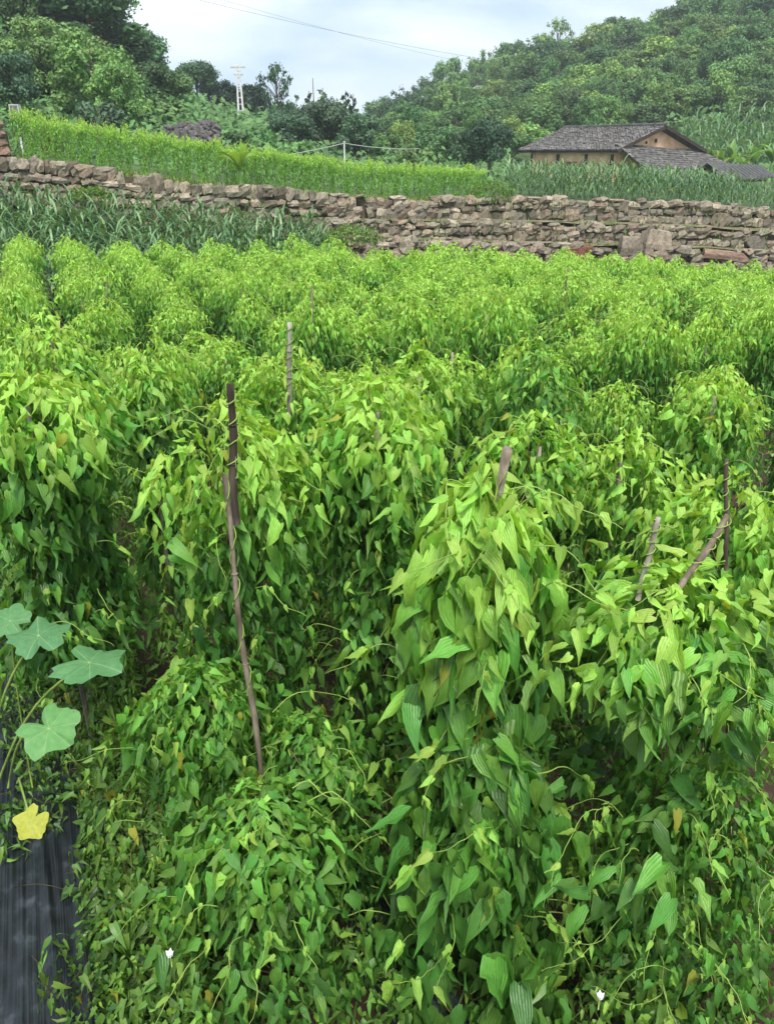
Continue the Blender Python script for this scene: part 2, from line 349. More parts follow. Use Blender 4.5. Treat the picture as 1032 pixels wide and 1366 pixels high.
def stake_mesh(rg, H, lean=(0, 0), r0=.016, over=.08, seg=6):
    n = 12; t = np.linspace(-.03, 1, n); z = t * (H + over)
    p = np.stack([lean[0] * t + .012 * np.sin(t * 5 + rg.uniform(0, 6)) * t, lean[1] * t + .012 * np.sin(t * 4 + rg.uniform(0, 6)) * t, z], -1)
    r = r0 * (1.15 - .35 * t) * (1 + .10 * rg.standard_normal(n))
    v, f = tube(p, r * .8, seg); return mesh_np('stake', v, f, mats=[STAKE])
def vines_mesh(rg, H, n=5, width=1.0, lean=(0, 0)):
    mb = MB()
    for k in range(n):
        t = np.linspace(0, 1, 22); th = rg.uniform(0, 6.3) + t * rg.uniform(3, 9) * rg.choice([-1, 1]); rr = .03 + .12 * width * np.abs(np.sin(t * rg.uniform(2, 5) + k))
        mb.tube(np.stack([rr * np.cos(th) + lean[0] * t, rr * np.sin(th) + lean[1] * t, t * H * rg.uniform(.7, 1)], -1), .0028, 3)
    return mb.mesh('twining_stem', [WOODY])
def tendril_mesh(rg, start, th, L=.35):
    """one thin curling runner"""
    n = 16; t = np.linspace(0, 1, n); d = th + np.cumsum(rg.normal(0, .22, n)); el = np.linspace(rg.uniform(.1, 1.0), rg.uniform(-1.6, -.4), n) + .3 * np.sin(t * 9)
    st = np.stack([np.cos(d) * np.cos(el), np.sin(d) * np.cos(el), np.sin(el)], -1) * L / n
    p = np.asarray(start) + np.cumsum(st, 0)
    v, f = tube(p, np.linspace(.0026, .0010, n), 3); return mesh_np('tendril', v, f, mats=[STEM]), p

# ------------------------------------------------------------------ ground of the vine field
def sheet(name, xs, ys, zf, mat, kind='structure'):
    X, Y = np.meshgrid(xs, ys); Z = zf(X, Y); v = np.stack([X, Y, Z], -1).reshape(-1, 3)
    nx = len(xs); i, j = np.meshgrid(np.arange(len(ys) - 1), np.arange(nx - 1), indexing='ij'); b = (i * nx + j).ravel()
    f = np.stack([b, b + 1, b + nx + 1, b + nx], -1)
    o = mobj(name, mesh_np(name, v, f, uv=v[:, :2], mats=[mat])); o['kind'] = kind; return o
def nzf(X, Y, s=1.0): return .5 * np.sin(1.7 * s * X + 1.3 * np.sin(1.1 * s * Y)) + .3 * np.sin(3.1 * s * Y + 2 * np.sin(2.3 * s * X)) + .2 * np.sin(6.3 * s * X + 5.1 * s * Y)
def field_z(X, Y):
    v = X * V[0] + Y * V[1]
    ridge = .05 * np.cos((v + .3) * 2 * PI / .82)
    fl = np.clip((v + 1.0) / .3, 0, 1) * np.clip((-.1 - v) / .3, 0, 1)
    return ground(X, Y) + ridge * (1 - fl) + .012 * nzf(X, Y, 4)
sheet('field_soil', np.concatenate([np.linspace(-60, -8, 14)[:-1], np.linspace(-8, 12, 260), np.linspace(12, 60, 13)[1:]]),
      np.concatenate([np.linspace(-40, -1, 8)[:-1], np.linspace(-1, 22, 240)]), field_z, SOIL)

# ------------------------------------------------------------------ yam plants
SINGLES = [0]
def hero(x, y, Yd, label, n=1500, L0=.13, width=1.0, stake=None, singles=300, extra=None, top_off=.0, seed=None, tend=7, zl=0.0, **k):
    rg = np.random.default_rng(seed if seed is not None else int(x * 7 + y)); n = int(n * 1.65); L0 = L0 * (.74 if L0 < .17 else .86); width = width * (.84 if L0 < .14 else .95)
    p = at(x, y, Yd); g = float(ground(p[0], p[1])); H = p[2] - g
    root = thing('yam_plant', (p[0], p[1], g), label, 'vine plant', 'staked yam vines at the near edge of the field')
    P, Rm, S, TO, RN = gen_yam(rg, H, n, L0, width, z_low=zl, **k)
    camd = -np.array([p[0], p[1]]) / np.hypot(p[0], p[1])
    out_ = P[:, :2] / (np.linalg.norm(P[:, :2], axis=1)[:, None] + 1e-6)
    world = P + np.array([p[0], p[1], g]); dist = np.linalg.norm(world - EYE, axis=1)
    pr = np.linalg.norm(P[:, :2], axis=1) / (.24 * width)
    sc = (out_ @ camd) * .8 + pr * 1.1 + .4 * np.clip(P[:, 2] / H, 0, 1) + S / L0 * .5
    order = np.argsort(-sc); a, b = order[:singles], order[singles:]
    leaf_objects(root, P[a], Rm[a], S[a], TO[a], RN[a])
    v, f, uv, at_ = merge_leaves(T_MID, P[b], Rm[b], S[b], TO[b], RN[b])
    mobj('inner_foliage', mesh_np('inner_foliage', v, f, uv=uv, attr=at_, mats=[YAM]), root, 'stuff')
    lean = k.get('lean', (0, 0))
    mobj('twining_stem', vines_mesh(rg, H, 6, width, lean), root)
    if stake is None:
        mobj('stake', stake_mesh(rg, H, lean, over=-.12), root, color=(1.3, 1.3, 1.3, 1))
    for q in range(int(tend * 2.4)):
        th = math.atan2(camd[1], camd[0]) + rg.uniform(-1.7, 1.7); z = H * (1 - rg.random() ** 1.5 * .7)
        rr = np.interp(1 - z / H, [0, .14, 1], [.08, .24, .24]) * width
        me, tp = tendril_mesh(rg, (rr * math.cos(th), rr * math.sin(th), z), th, rg.uniform(.15, .4))
        to = mobj('tendril', me, root, color=(1, 1, 1, 1))
        m = 3; ii = rg.integers(4, 15, m); PP = tp[ii]
        leaf_objects(to, PP, frames(th + rg.normal(0, 1, m), rg.uniform(.2, 1.2, m), rg.normal(0, .5, m)), L0 * rg.uniform(.3, .6, m), rg.uniform(.75, 1, m), rg.random(m))
    return root, p, g, H
def stake_between(root, a, b, r=.014, color=(1, 1, 1, 1), label=None, name='stake', seed=0, bend=.008):
    """a stake from world point a to b as a part of root"""
    rg = np.random.default_rng(seed); a, b = np.array(a), np.array(b); o = np.array(root.location)
    n = 16; t = np.linspace(0, 1, n)
    p = a + (b - a) * t[:, None] - o
    p[:, 0] += bend * np.sin(t * 9 + seed) ; p[:, 1] += bend * np.sin(t * 7 + seed)
    v, f = tube(p, r * (1.1 - .2 * t) * (1 + .09 * rg.standard_normal(n)), 8)
    s = mobj(name, mesh_np(name, v, f, mats=[STAKE]), root, color=color)
    if label: s['label'] = label
    tt = np.linspace(.35, .98, 70); c = np.stack([np.interp(tt, t, p[:, k]) for k in range(3)], -1); ang = tt * 46 + seed; rr = r * 1.15 + .004 * (np.sin(tt * 31) > .3)
    c = c + np.stack([np.cos(ang), np.sin(ang), 0 * ang], -1) * rr[:, None] if np.ndim(rr) else c
    v, f = tube(c, .0022, 4); mobj('clinging_stem', mesh_np('clinging_stem', v, f, mats=[STEM]), s, color=(1, 1, 1, 1))
    for q in (.45, .72):
        k0 = np.array([np.interp(q, t, p[:, k]) for k in range(3)]); v, f = tube([k0 - (b - a) * .003, k0, k0 + (b - a) * .003], [r * 1.0, r * 1.45, r * 1.0], 8); mobj('knot', mesh_np('knot', v, f, mats=[STAKE]), s, color=color)
    return s

h1 = hero(648, 640, 2.12, 'tall yam column in the middle with large pleated hanging leaves and a grey stake tip', n=1500, L0=.195, width=.86, singles=300, seed=3,
          prof=([0, .04, .1, .2, .4, .6, .8, 1], [.04, .14, .21, .22, .20, .23, .26, .30]), droop=1.25, clump=.18, tend=9, lime=.85)
a = at(655, 720, 2.16); b = at(674, 598, 2.02); stake_between(h1[0], a + (a - b) * 9, b, .013, (1.5, 1.4, 1.35, 1), seed=4)
h2 = hero(306, 548, 2.78, 'lime topped yam vine with a bare dark stake and a leaning branch in front', n=1700, L0=.13, width=.92, seed=12, flare=.16, lime=1.15, tend=10,
          prof=([0, .05, .14, .3, .5, .75, 1], [.07, .20, .27, .27, .30, .38, .46]), stake=1)
stake_between(h2[0], at(314, 700, 2.50), at(308, 512, 2.55), .0135, (.42, .36, .34, 1), 'dark bare upper stake', seed=2, bend=.003)
stake_between(h2[0], at(352, 1075, 2.15), at(297, 632, 2.42), .0098, (1.15, 1.08, .98, 1), 'long leaning brown branch', seed=6, bend=.006)
hero(505, 512, 3.25, 'broad yam bush behind and between the bare stake and the tall middle column', n=1900, L0=.135, width=1.12, seed=21, lime=.95, tend=8)
hero(28, 505, 3.25, 'yam vine at the left edge hanging as a bulky green curtain over the black film', n=1900, L0=.14, width=1.35, zl=.85, seed=30, tend=8, lime=.9)
hero(190, 478, 4.1, 'yam vine leaning over the dark hollow right of the left edge curtain', n=1100, L0=.13, width=.66, seed=41, tend=6, zl=.5, lime=.7)
h6 = hero(905, 775, 2.05, 'low sprawling yam vine at the right with broad flat leaves and a slanting broken stake', n=620, L0=.15, width=1.25, seed=52, droop=.62, lime=.9, tend=10, zl=1.0,
          prof=([0, .06, .16, .3, .45, .7, 1], [.10, .28, .33, .27, .22, .24, .32]), stake=1)
stake_between(h6[0], at(895, 800, 2.0), at(972, 688, 2.15), .0100, (1.1, 1.0, .9, 1), 'slanting broken stake', seed=8, bend=.004)
stake_between(h6[0], at(850, 800, 2.15), at(878, 690, 2.15), .009, (1.9, 1.9, 1.95, 1), 'pale grey thin stake', seed=9, bend=.002)
h7 = hero(985, 640, 2.75, 'yam vine at the right edge with an upright dark twig above the slanting stake', n=1500, L0=.14, width=1.05, seed=60, stake=1, tend=8)
stake_between(h7[0], at(968, 760, 2.45), at(968, 612, 2.45), .008, (.6, .5, .5, 1), 'upright dark twig', seed=10, bend=.003)
hero(835, 585, 3.35, 'bushy yam vine filling the gap above the pale thin stake at the right', n=1300, L0=.12, width=1.0, seed=71)
hero(720, 560, 3.3, 'shaded yam vine just behind the right shoulder of the tall middle column', n=1200, L0=.12, width=.85, seed=80, lime=.8)
hero(722, 470, 4.3, 'yam vine with a dark rounded head standing above its neighbours right of centre', n=1500, L0=.125, width=.95, seed=90, lime=.25)
hero(560, 470, 4.4, 'bright headed yam vine behind the broad bush in the centre', n=1400, L0=.125, width=.95, seed=93, singles=200)
h8 = hero(385, 470, 4.3, 'yam vine with a tall pale square stake rising behind the bare dark stake', n=1200, L0=.12, width=1.0, seed=97, singles=200, stake=1)
stake_between(h8[0], at(386, 560, 4.1), at(386, 430, 4.1), .013, (1.75, 1.9, 1.85, 1), 'pale tall stake', seed=12, bend=.001)
hero(60, 425, 4.9, 'yam vine behind the left edge curtain with a leafy lime cap', n=1300, L0=.13, width=1.0, seed=99, singles=200)
hero(960, 500, 4.3, 'round headed yam vine near the right edge below the gap across the rows', n=1400, L0=.12, width=1.0, seed=104, singles=200)
hero(262, 900, 2.35, 'mid height skirt of vine leaves left of the leaning branch', n=1300, L0=.11, width=1.2, seed=140, lime=.35, tend=5, stake=1, singles=260,
     prof=([0, .1, .3, .6, 1], [.08, .18, .24, .28, .34]))
hero(420, 960, 2.3, 'mid height skirt of vine leaves right of the leaning branch', n=1200, L0=.11, width=1.0, seed=141, lime=.30, tend=5, stake=1, singles=260,
     prof=([0, .1, .3, .6, 1], [.08, .18, .24, .28, .34]))
hero(345, 1060, 1.95, 'low mound of heart shaped yam leaves at the foot of the leaning branch', n=1600, L0=.12, width=1.3, seed=110, lime=.28, tend=6, stake=1,
     prof=([0, .1, .3, .6, 1], [.06, .17, .24, .28, .32]))
hero(975, 1030, 1.85, 'low tangled yam vine with small leaves in the bottom right corner', n=1500, L0=.085, width=1.45, seed=116, lime=.3, tend=7, stake=1,
     prof=([0, .1, .3, .6, 1], [.06, .18, .24, .28, .32]))
hero(870, 1120, 1.95, 'low mound of mixed leaves under the slanting broken stake', n=900, L0=.10, width=1.2, seed=130, lime=.3, tend=8, stake=1, singles=250,
     prof=([0, .1, .3, .6, 1], [.06, .18, .24, .28, .32]), droop=.8)
hero(652, 960, 1.98, 'short leafy vine growing at the foot of the tall middle column', n=850, L0=.20, width=.85, seed=121, lime=.1, singles=200, tend=4, stake=1,
     prof=([0, .1, .3, .6, 1], [.14, .20, .24, .28, .32]), droop=1.25)
# left edge: an old stake sticking up beside the rows
HERO_XY = [np.array(o.location)[:2] for o in bpy.data.objects if o.name.startswith('yam_plant')]

RUNNERS = {}
# shared variants for the rest of the field
def variant(seed, n, L0, tm, nsing, width=1.0, lime=1.0, **k):
    rg = np.random.default_rng(seed); H = 1.85
    P, Rm, S, TO, RN = gen_yam(rg, H, n, L0, width, lime=lime, **k)
    pr = np.linalg.norm(P[:, :2], axis=1) + .25 * P[:, 2] / H + rg.normal(0, .02, n)
    order = np.argsort(-pr); a, b = order[:nsing], order[nsing:]
    v, f, uv, at_ = merge_leaves(tm, P[b], Rm[b], S[b], TO[b], RN[b])
    fol = mesh_np('foliage', v, f, uv=uv, attr=at_, mats=[YAM])
    mb = MB()
    for q in range(22):
        th = rg.uniform(0, 6.3); z = H * (1 - rg.random() ** 2 * .5); rr = .22 * width * (1 - .5 * (z > H * .95)); m_ = 9; d = th + np.cumsum(rg.normal(0, .3, m_)); el = np.linspace(rg.uniform(.2, 1.2), rg.uniform(-1.5, -.2), m_)
        st = np.stack([np.cos(d) * np.cos(el), np.sin(d) * np.cos(el), np.sin(el)], -1) * rg.uniform(.015, .04)
        mb.tube(np.array([rr * math.cos(th), rr * math.sin(th), z]) + np.cumsum(st, 0), .0024, 3)
    RUNNERS[fol.name] = mb.mesh('runners', [STEM])
    return fol, (P[a], Rm[a], S[a], TO[a], RN[a]), stake_mesh(rg, H, over=rg.uniform(-.1, .12))
PF = ([0, .04, .10, .18, .32, .6, 1], [.07, .20, .30, .28, .22, .20, .25])
MIDV = [variant(200 + i, 2800, .086, T_MID, 80, .98 + .1 * (i % 2), prof=PF, lime=1.0) for i in range(4)]
FARV = [variant(300 + i, 2400, .080, T_LO, 0, 1.0, prof=PF, lime=1.05) for i in range(8)]
FAR_EDGE_X = [-9, -7, -4, 0, 5, 10, 14]; FAR_EDGE_Y = [14.0, 14.2, 15.5, 17.2, 18.0, 18.3, 18.4]
rg = np.random.default_rng(5); spots = []
for k in range(-2, 34):
    vv = -.3 + .82 * k; s = 3.4 + rg.uniform(0, .4)
    while s < 24:
        X = U[0] * s + V[0] * (vv + rg.normal(0, .04)); Y = U[1] * s + V[1] * (vv + rg.normal(0, .04))
        s += rg.uniform(.80, 1.12) if Y < 9.5 else rg.uniform(.60, .84)
        if Y < 3.9 or Y > np.interp(X, FAR_EDGE_X, FAR_EDGE_Y): continue
        if min(np.hypot(*(q - (X, Y))) for q in HERO_XY) < .55: continue
        zc = Y * cp + (3 - 1.2) * sp; xi = 516 + FPX * X / zc
        if xi < -40 or xi > 1075: continue
        gap = Y - (8.0 + .08 * X)                    # a narrow path crosses the rows on the right
        if X > 2.6 and abs(gap) < .28: continue
        spots.append((X, Y))
spots.sort(key=lambda q: q[1])
FAR_LABEL = 'leafy yam vine in the crowded far rows of the field'
print('field plants', len(spots))
ORD = ['first', 'second', 'third', 'fourth', 'fifth', 'sixth', 'seventh', 'eighth', 'ninth', 'tenth', 'eleventh', 'twelfth', 'thirteenth', 'fourteenth', 'fifteenth']
BAND = ['first', 'second', 'third', 'fourth', 'fifth']
def mid_label(X, Y):
    b = int((Y - 3.9) / 1.0); peers = sorted(q[0] / q[1] for q in spots if int((q[1] - 3.9) / 1.0) == b and q[1] < 8.0); k = peers.index(X / Y)
    return '%s yam vine from the left in the %s belt of vines behind the near ones' % (ORD[min(k, 14)], BAND[min(b, 4)])
for i, (X, Y) in enumerate(spots):
    if i >= 330: break
    near = Y < 8.0
    fol, sing, stk = (MIDV if near else FARV)[i % (4 if near else 8)]
    hh = rg.uniform(.80, 1.12) if near else rg.uniform(.90, 1.05)
    root = thing('yam_plant', (X, Y, float(ground(X, Y))), (mid_label(X, Y) if near else FAR_LABEL), 'vine plant',
                 'yam vines in the middle rows' if near else 'yam vines in the far rows', rz=rg.uniform(0, 6.28), scale=(rg.uniform(.92, 1.12) * (.80 if near else .80 + .12 * np.clip((X + 3) / 8, 0, 1)),) * 2 + (hh,))
    root.rotation_euler[0] = rg.normal(0, .03); root.rotation_euler[1] = rg.normal(0, .03)
    mobj('foliage', fol, root, 'stuff')
    if Y < 12: mobj('runners', RUNNERS[fol.name], root, 'stuff', color=(1, 1, 1, 1))
    if Y < 11:
        so = mobj('stake', stk, root, color=(rg.uniform(.9, 1.9),) * 3 + (1,))
        if rg.random() > .08: so.scale = (1, 1, .86)
    if near: leaf_objects(root, *sing)

# ------------------------------------------------------------------ undergrowth on the beds
def scatter_mesh(name, tm, P, a_mu, a_sd, S, TO, mat, rg, theta=None):
    n = len(P); th = rg.uniform(0, 2 * PI, n) if theta is None else theta
    Rm = frames(th, np.clip(rg.normal(a_mu, a_sd, n), -.6, 1.6), rg.normal(0, .4, n))
    v, f, uv, at_ = merge_leaves(tm, P, Rm, S, TO, rg.random(n)); return mesh_np(name, v, f, uv=uv, attr=at_, mats=[mat])
rg = np.random.default_rng(77)
def bed_points(n, v0, v1, s0, s1):
    vv = rg.uniform(v0, v1, n); ss = s0 + (s1 - s0) * rg.random(n) ** 1.3
    X = U[0] * ss + V[0] * vv; Y = U[1] * ss + V[1] * vv
    row = np.cos((vv + .3) * 2 * PI / .82) * .5 + .5                     # 1 on a bed, 0 in a furrow
    nn = nzf(X, Y, 2.3) * .5 + .5
    hgt = (.14 + .62 * row * (.35 + .65 * nn)) * (1 + .5 * (np.abs(vv) < .35) * (ss > 2.2)) * np.clip((vv + .27) / .22, .12, 1)
    keep = rg.random(n) < (.5 + .5 * row)
    keep &= ~((vv < -.26) & (vv > -.80) & (rg.random(n) > .10))          # the film furrow stays nearly bare
    z = hgt * (1 - .45 * rg.random(n) ** 2)
    z = np.where((vv < -.26) & (vv > -.80), z * .3, z)
    zc = Y * cp + 2.6 * sp; xi = 516 + FPX * X / zc
    keep &= (Y > .9) & (xi > -80) & (xi < 1120) & (Y < 9)
    P = np.stack([X, Y, ground(X, Y) + z], -1); return P[keep], row[keep], nn[keep]
P, row, nn = bed_points(70000, -1.4, 4.6, .5, 9.0)
q_ = 11000; vv = rg.uniform(-.27, .12, q_); ss = .5 + 5 * rg.random(q_) ** 1.2; X = U[0] * ss + V[0] * vv; Y = U[1] * ss + V[1] * vv
P2 = np.stack([X, Y, ground(X, Y) + .03 + (.10 + .45 * np.clip((vv + .27) / .4, 0, 1)) * rg.random(q_)], -1)[Y > .8]
q_ = 5200; vv = rg.uniform(-1.0, -.26, q_); ss = .8 + 4.5 * rg.random(q_); X = U[0] * ss + V[0] * vv; Y = U[1] * ss + V[1] * vv
P3 = np.stack([X, Y, ground(X, Y) + .08 + .14 * rg.random(q_)], -1)[nzf(X * 2.2, Y * 2.2, 1.5) + .5 * np.clip((vv + .5) * 3, -.3, 1) > .12]
nn = np.concatenate([nn, np.zeros(len(P2) + len(P3))]); P = np.vstack([P, P2, P3])
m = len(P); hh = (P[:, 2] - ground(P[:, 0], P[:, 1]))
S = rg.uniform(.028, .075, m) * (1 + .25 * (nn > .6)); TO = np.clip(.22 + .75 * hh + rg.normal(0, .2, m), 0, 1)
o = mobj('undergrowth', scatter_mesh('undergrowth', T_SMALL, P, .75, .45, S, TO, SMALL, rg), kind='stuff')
tag(o, 'small leaved creepers and weeds covering the beds between the yam vines', 'undergrowth')
q_ = 34000; X = rg.uniform(-9, 12, q_); Y = rg.uniform(6, 18.6, q_); kp = (Y < np.interp(X, FAR_EDGE_X, FAR_EDGE_Y) + .3); X, Y = X[kp], Y[kp]; q_ = len(X)
o = mobj('ground_cover', scatter_mesh('ground_cover', T_LO, np.stack([X, Y, ground(X, Y) + .05 + .30 * rg.random(q_)], -1), .6, .5, rg.uniform(.07, .12, q_), np.clip(rg.normal(.4, .2, q_), 0, 1), SMALL, rg), kind='stuff')
tag(o, 'low green weeds on the ground under the farther rows', 'ground cover')
# twigs and runners within it
mb = MB()
for i in range(420):
    p = P[rg.integers(0, m)]; 
    if p[1] > 5: continue
    n = 7; d = rg.uniform(0, 6.3) + np.cumsum(rg.normal(0, .5, n)); el = rg.normal(.3, .6) + np.cumsum(rg.normal(0, .35, n))
    st = np.stack([np.cos(d) * np.cos(el), np.sin(d) * np.cos(el), np.sin(el)], -1) * rg.uniform(.02, .06)
    mb.tube(p + np.cumsum(st, 0), .0016, 3)
o = mobj('creeper_stems', mb.mesh('creeper_stems', [WOODY]), kind='stuff'); tag(o, 'thin brown creeper stems tangled in the undergrowth', 'stems')

# ------------------------------------------------------------------ black film in the furrow
def film(name, v0, v1, s0, s1, label):
    nv, nl = 240, 150; vv = np.linspace(v0, v1, nv); ss = np.linspace(s0, s1, nl); A, B = np.meshgrid(vv, ss)
    X = U[0] * B + V[0] * A; Y = U[1] * B + V[1] * A
    Z = ground(X, Y) + .045 + .007 * np.sin(A * 31 + 2.5 * np.sin(B * 1.7 + A * 9)) * (1 + np.sin(B * 2.3 + A * 13)) + .005 * np.sin(A * 83 + 3 * np.sin(B * 2.3 + A * 17)) * (1 + np.sin(B * 4.1 - A * 21)) + .012 * np.sin(B * 3 + A * 4) + .003 * np.sin(B * 31 + A * 60) + .03 * np.cos((A - (v0 + v1) / 2) / (v1 - v0) * PI)
    rq = np.random.default_rng(4); c1, c2, c3 = [np.convolve(rq.standard_normal(nv + 4), np.ones(5) / 5, 'valid') for _ in range(3)]
    Z += (.007 * c1[None] * (.6 + .4 * np.sin(B * 1.9)) + .006 * c2[None] * np.sin(B * 1.1 + 1) + .004 * c3[None] * np.sin(B * 3.7)) + .0012 * rq.standard_normal(nv)[None]
    v = np.stack([X, Y, Z], -1).reshape(-1, 3); i, j = np.meshgrid(np.arange(nl - 1), np.arange(nv - 1), indexing='ij'); b = (i * nv + j).ravel()
    o = mobj(name, mesh_np(name, v, np.stack([b, b + 1, b + nv + 1, b + nv], -1), uv=v[:, :2], mats=[FILM])); tag(o, label, 'plastic film'); return o
film('mulch_film', -1.0, -.25, 1.0, 7.5, 'creased black plastic mulch film lying in the furrow at the bottom left')
film('mulch_film', .74, 1.02, .9, 4, 'narrow strip of black mulch film showing between the two low mounds at the bottom')

# ------------------------------------------------------------------ squash plant
def squash_leaf(seed, lobes=5, pointy=.14):
    rg = np.random.default_rng(seed); nt_, nr = 40, 6
    th = np.linspace(0, 2 * PI, nt_, endpoint=False)           # 0 points along +Y tip
    d = np.minimum(th, 2 * PI - th)
    rad = 1 + pointy * np.cos(lobes * th) - .42 * np.exp(-((d - PI) / .22) ** 2) + .045 * rg.standard_normal(nt_) + .03 * np.cos(11 * th)
    v = [(0, 0, 0)]; uv = [(.5, .5)]
    for i in range(1, nr + 1):
        q = i / nr; r = rad * q
        for j in range(nt_):
            z = .10 * q ** 2 * np.cos(2.5 * th[j] + seed) - .16 * q ** 2 + .10 * q + .02 * q * math.cos(10 * th[j])
            v.append((r[j] * math.sin(th[j]) * .5, r[j] * math.cos(th[j]) * .5, z * .5)); uv.append((.5 + .5 * math.sin(th[j]) * q, .5 + .5 * math.cos(th[j]) * q))
    f = []
    for j in range(0, nt_, 2): f.append((0, 1 + j, 1 + (j + 1) % nt_, 1 + (j + 2) % nt_))
    for i in range(nr - 1):
        for j in range(nt_):
            k = (j + 1) % nt_; a = 1 + i * nt_; f.append((a + j, a + nt_ + j, a + nt_ + k, a + k))
    return mesh_np('squash_leaf', np.array(v), np.array(f), uv=np.array(uv), attr=np.zeros((len(v), 3)), mats=[SQUASH])
base = at(20, 1010, 2.9); gz = float(ground(base[0], base[1]))
sq = thing('squash_plant', (base[0], base[1], gz), 'squash plant with big round blue green leaves and one yellow leaf over the black film', 'squash plant')
O = np.array(sq.location)
for i, (x, y, Yd, px, tone, tilt, rz, lab) in enumerate([(52, 848, 2.62, 74, .12, .12, .4, None), (120, 884, 2.5, 88, .2, -.02, -1.9, None), (66, 972, 2.3, 76, .45, .35, -2.2, None), (42, 1097, 1.95, 44, .93, .7, 2.6, 'small yellow leaf'), (14, 828, 2.75, 52, .2, .5, 1.2, None)]):
    p = at(x, y, Yd); zc = p[1] * cp + (3 - p[2]) * sp; s = px / FPX * zc
    lo = mobj('leaf', squash_leaf(i * 3 + 1), sq, color=(tone, .5, 0, 1)); lo.location = p - O; lo.scale = (s, s, s); lo.rotation_euler = (tilt, rg.normal(0, .15), rz)
    lo.rotation_mode = 'XYZ'
    M = Matrix.Rotation(tilt, 4, 'X') @ Matrix.Rotation(rz, 4, 'Z') ; lo.rotation_euler = M.to_euler()
    if lab: lo['label'] = lab
    t = np.linspace(0, 1, 10)[:, None]; foot = np.array([base[0] - .25 + .12 * i * .5, base[1] + .1, gz + .15])
    pts = foot * (1 - t) + p * t + np.array([0, 0, .12]) * np.sin(PI * t); v, f = tube(pts - O, .004 + .002 * (i < 3), 6)
    mobj('leaf_stalk', mesh_np('leaf_stalk', v, f, mats=[STEM]), sq, color=(1, 1, 1, 1))
# white flowers
def flower(x, y, Yd, s, label):
    p = at(x, y, Yd); f = thing('white_flower', p, label, 'flower')
    v, fc, uv = leaf_grid(2, 3, width=.42, lobe=.05, cup=.2, droop=-.2); pm = mesh_np('petal', v, fc, uv=uv, mats=[PETAL])
    for k in range(5):
        o = mobj('petal', pm, f); o.scale = (s,) * 3; o.rotation_euler = (.75, 0, k * 2 * PI / 5)
    v, fc = tube(np.array([[0, 0, -.05], [0, .003, -.02], [0, 0, 0]]), .002, 6); mobj('flower_stalk', mesh_np('stalk', v, fc, mats=[STEM]), f)
flower(227, 1275, 1.62, .022, 'tiny white flower in the weeds at the lower left')
flower(800, 1331, 1.42, .020, 'tiny white flower in the dark gap at the bottom right of the middle column')

# ------------------------------------------------------------------ dry stone walls
def stone_mesh(seed):
    rg = np.random.default_rng(seed); g = np.array([[x, y, z] for x in (-1, 0, 1) for y in (-1, 0, 1) for z in (-1, 0, 1)], float)
    idx = {tuple(p): i for i, p in enumerate(g.astype(int).tolist())} if False else {tuple(int(c) for c in p): i for i, p in enumerate(g)}
    f = []
    for ax in range(3):
        for s in (-1, 1):
            o = [q for q in range(3) if q != ax]
            for a_ in (-1, 0):
                for b_ in (-1, 0):
                    c = []
                    for da, db in ((0, 0), (1, 0), (1, 1), (0, 1)):
                        p = [0, 0, 0]; p[ax] = s; p[o[0]] = a_ + da; p[o[1]] = b_ + db; c.append(idx[tuple(p)])
                    f.append(c if (s > 0) == (ax != 1) else c[::-1])
    nrm = np.linalg.norm(g, axis=1)[:, None] + 1e-6
    sph = g / nrm; v = g * .5 * .54 + sph * .5 * .50
    v += rg.normal(0, .055, v.shape)
    return mesh_np('stone', v, f, mats=[STONE], smooth=False)
STONES = [stone_mesh(i) for i in range(14)]
def stone_color(rg):
    c = [(.66, .60, .53), (.78, .71, .60), (.57, .55, .50), (.66, .55, .47), (.86, .80, .70), (.64, .62, .52), (.46, .41, .34)][rg.integers(0, 7)]
    k = rg.uniform(.55, 1.08); return tuple(x * k for x in c) + (1,)
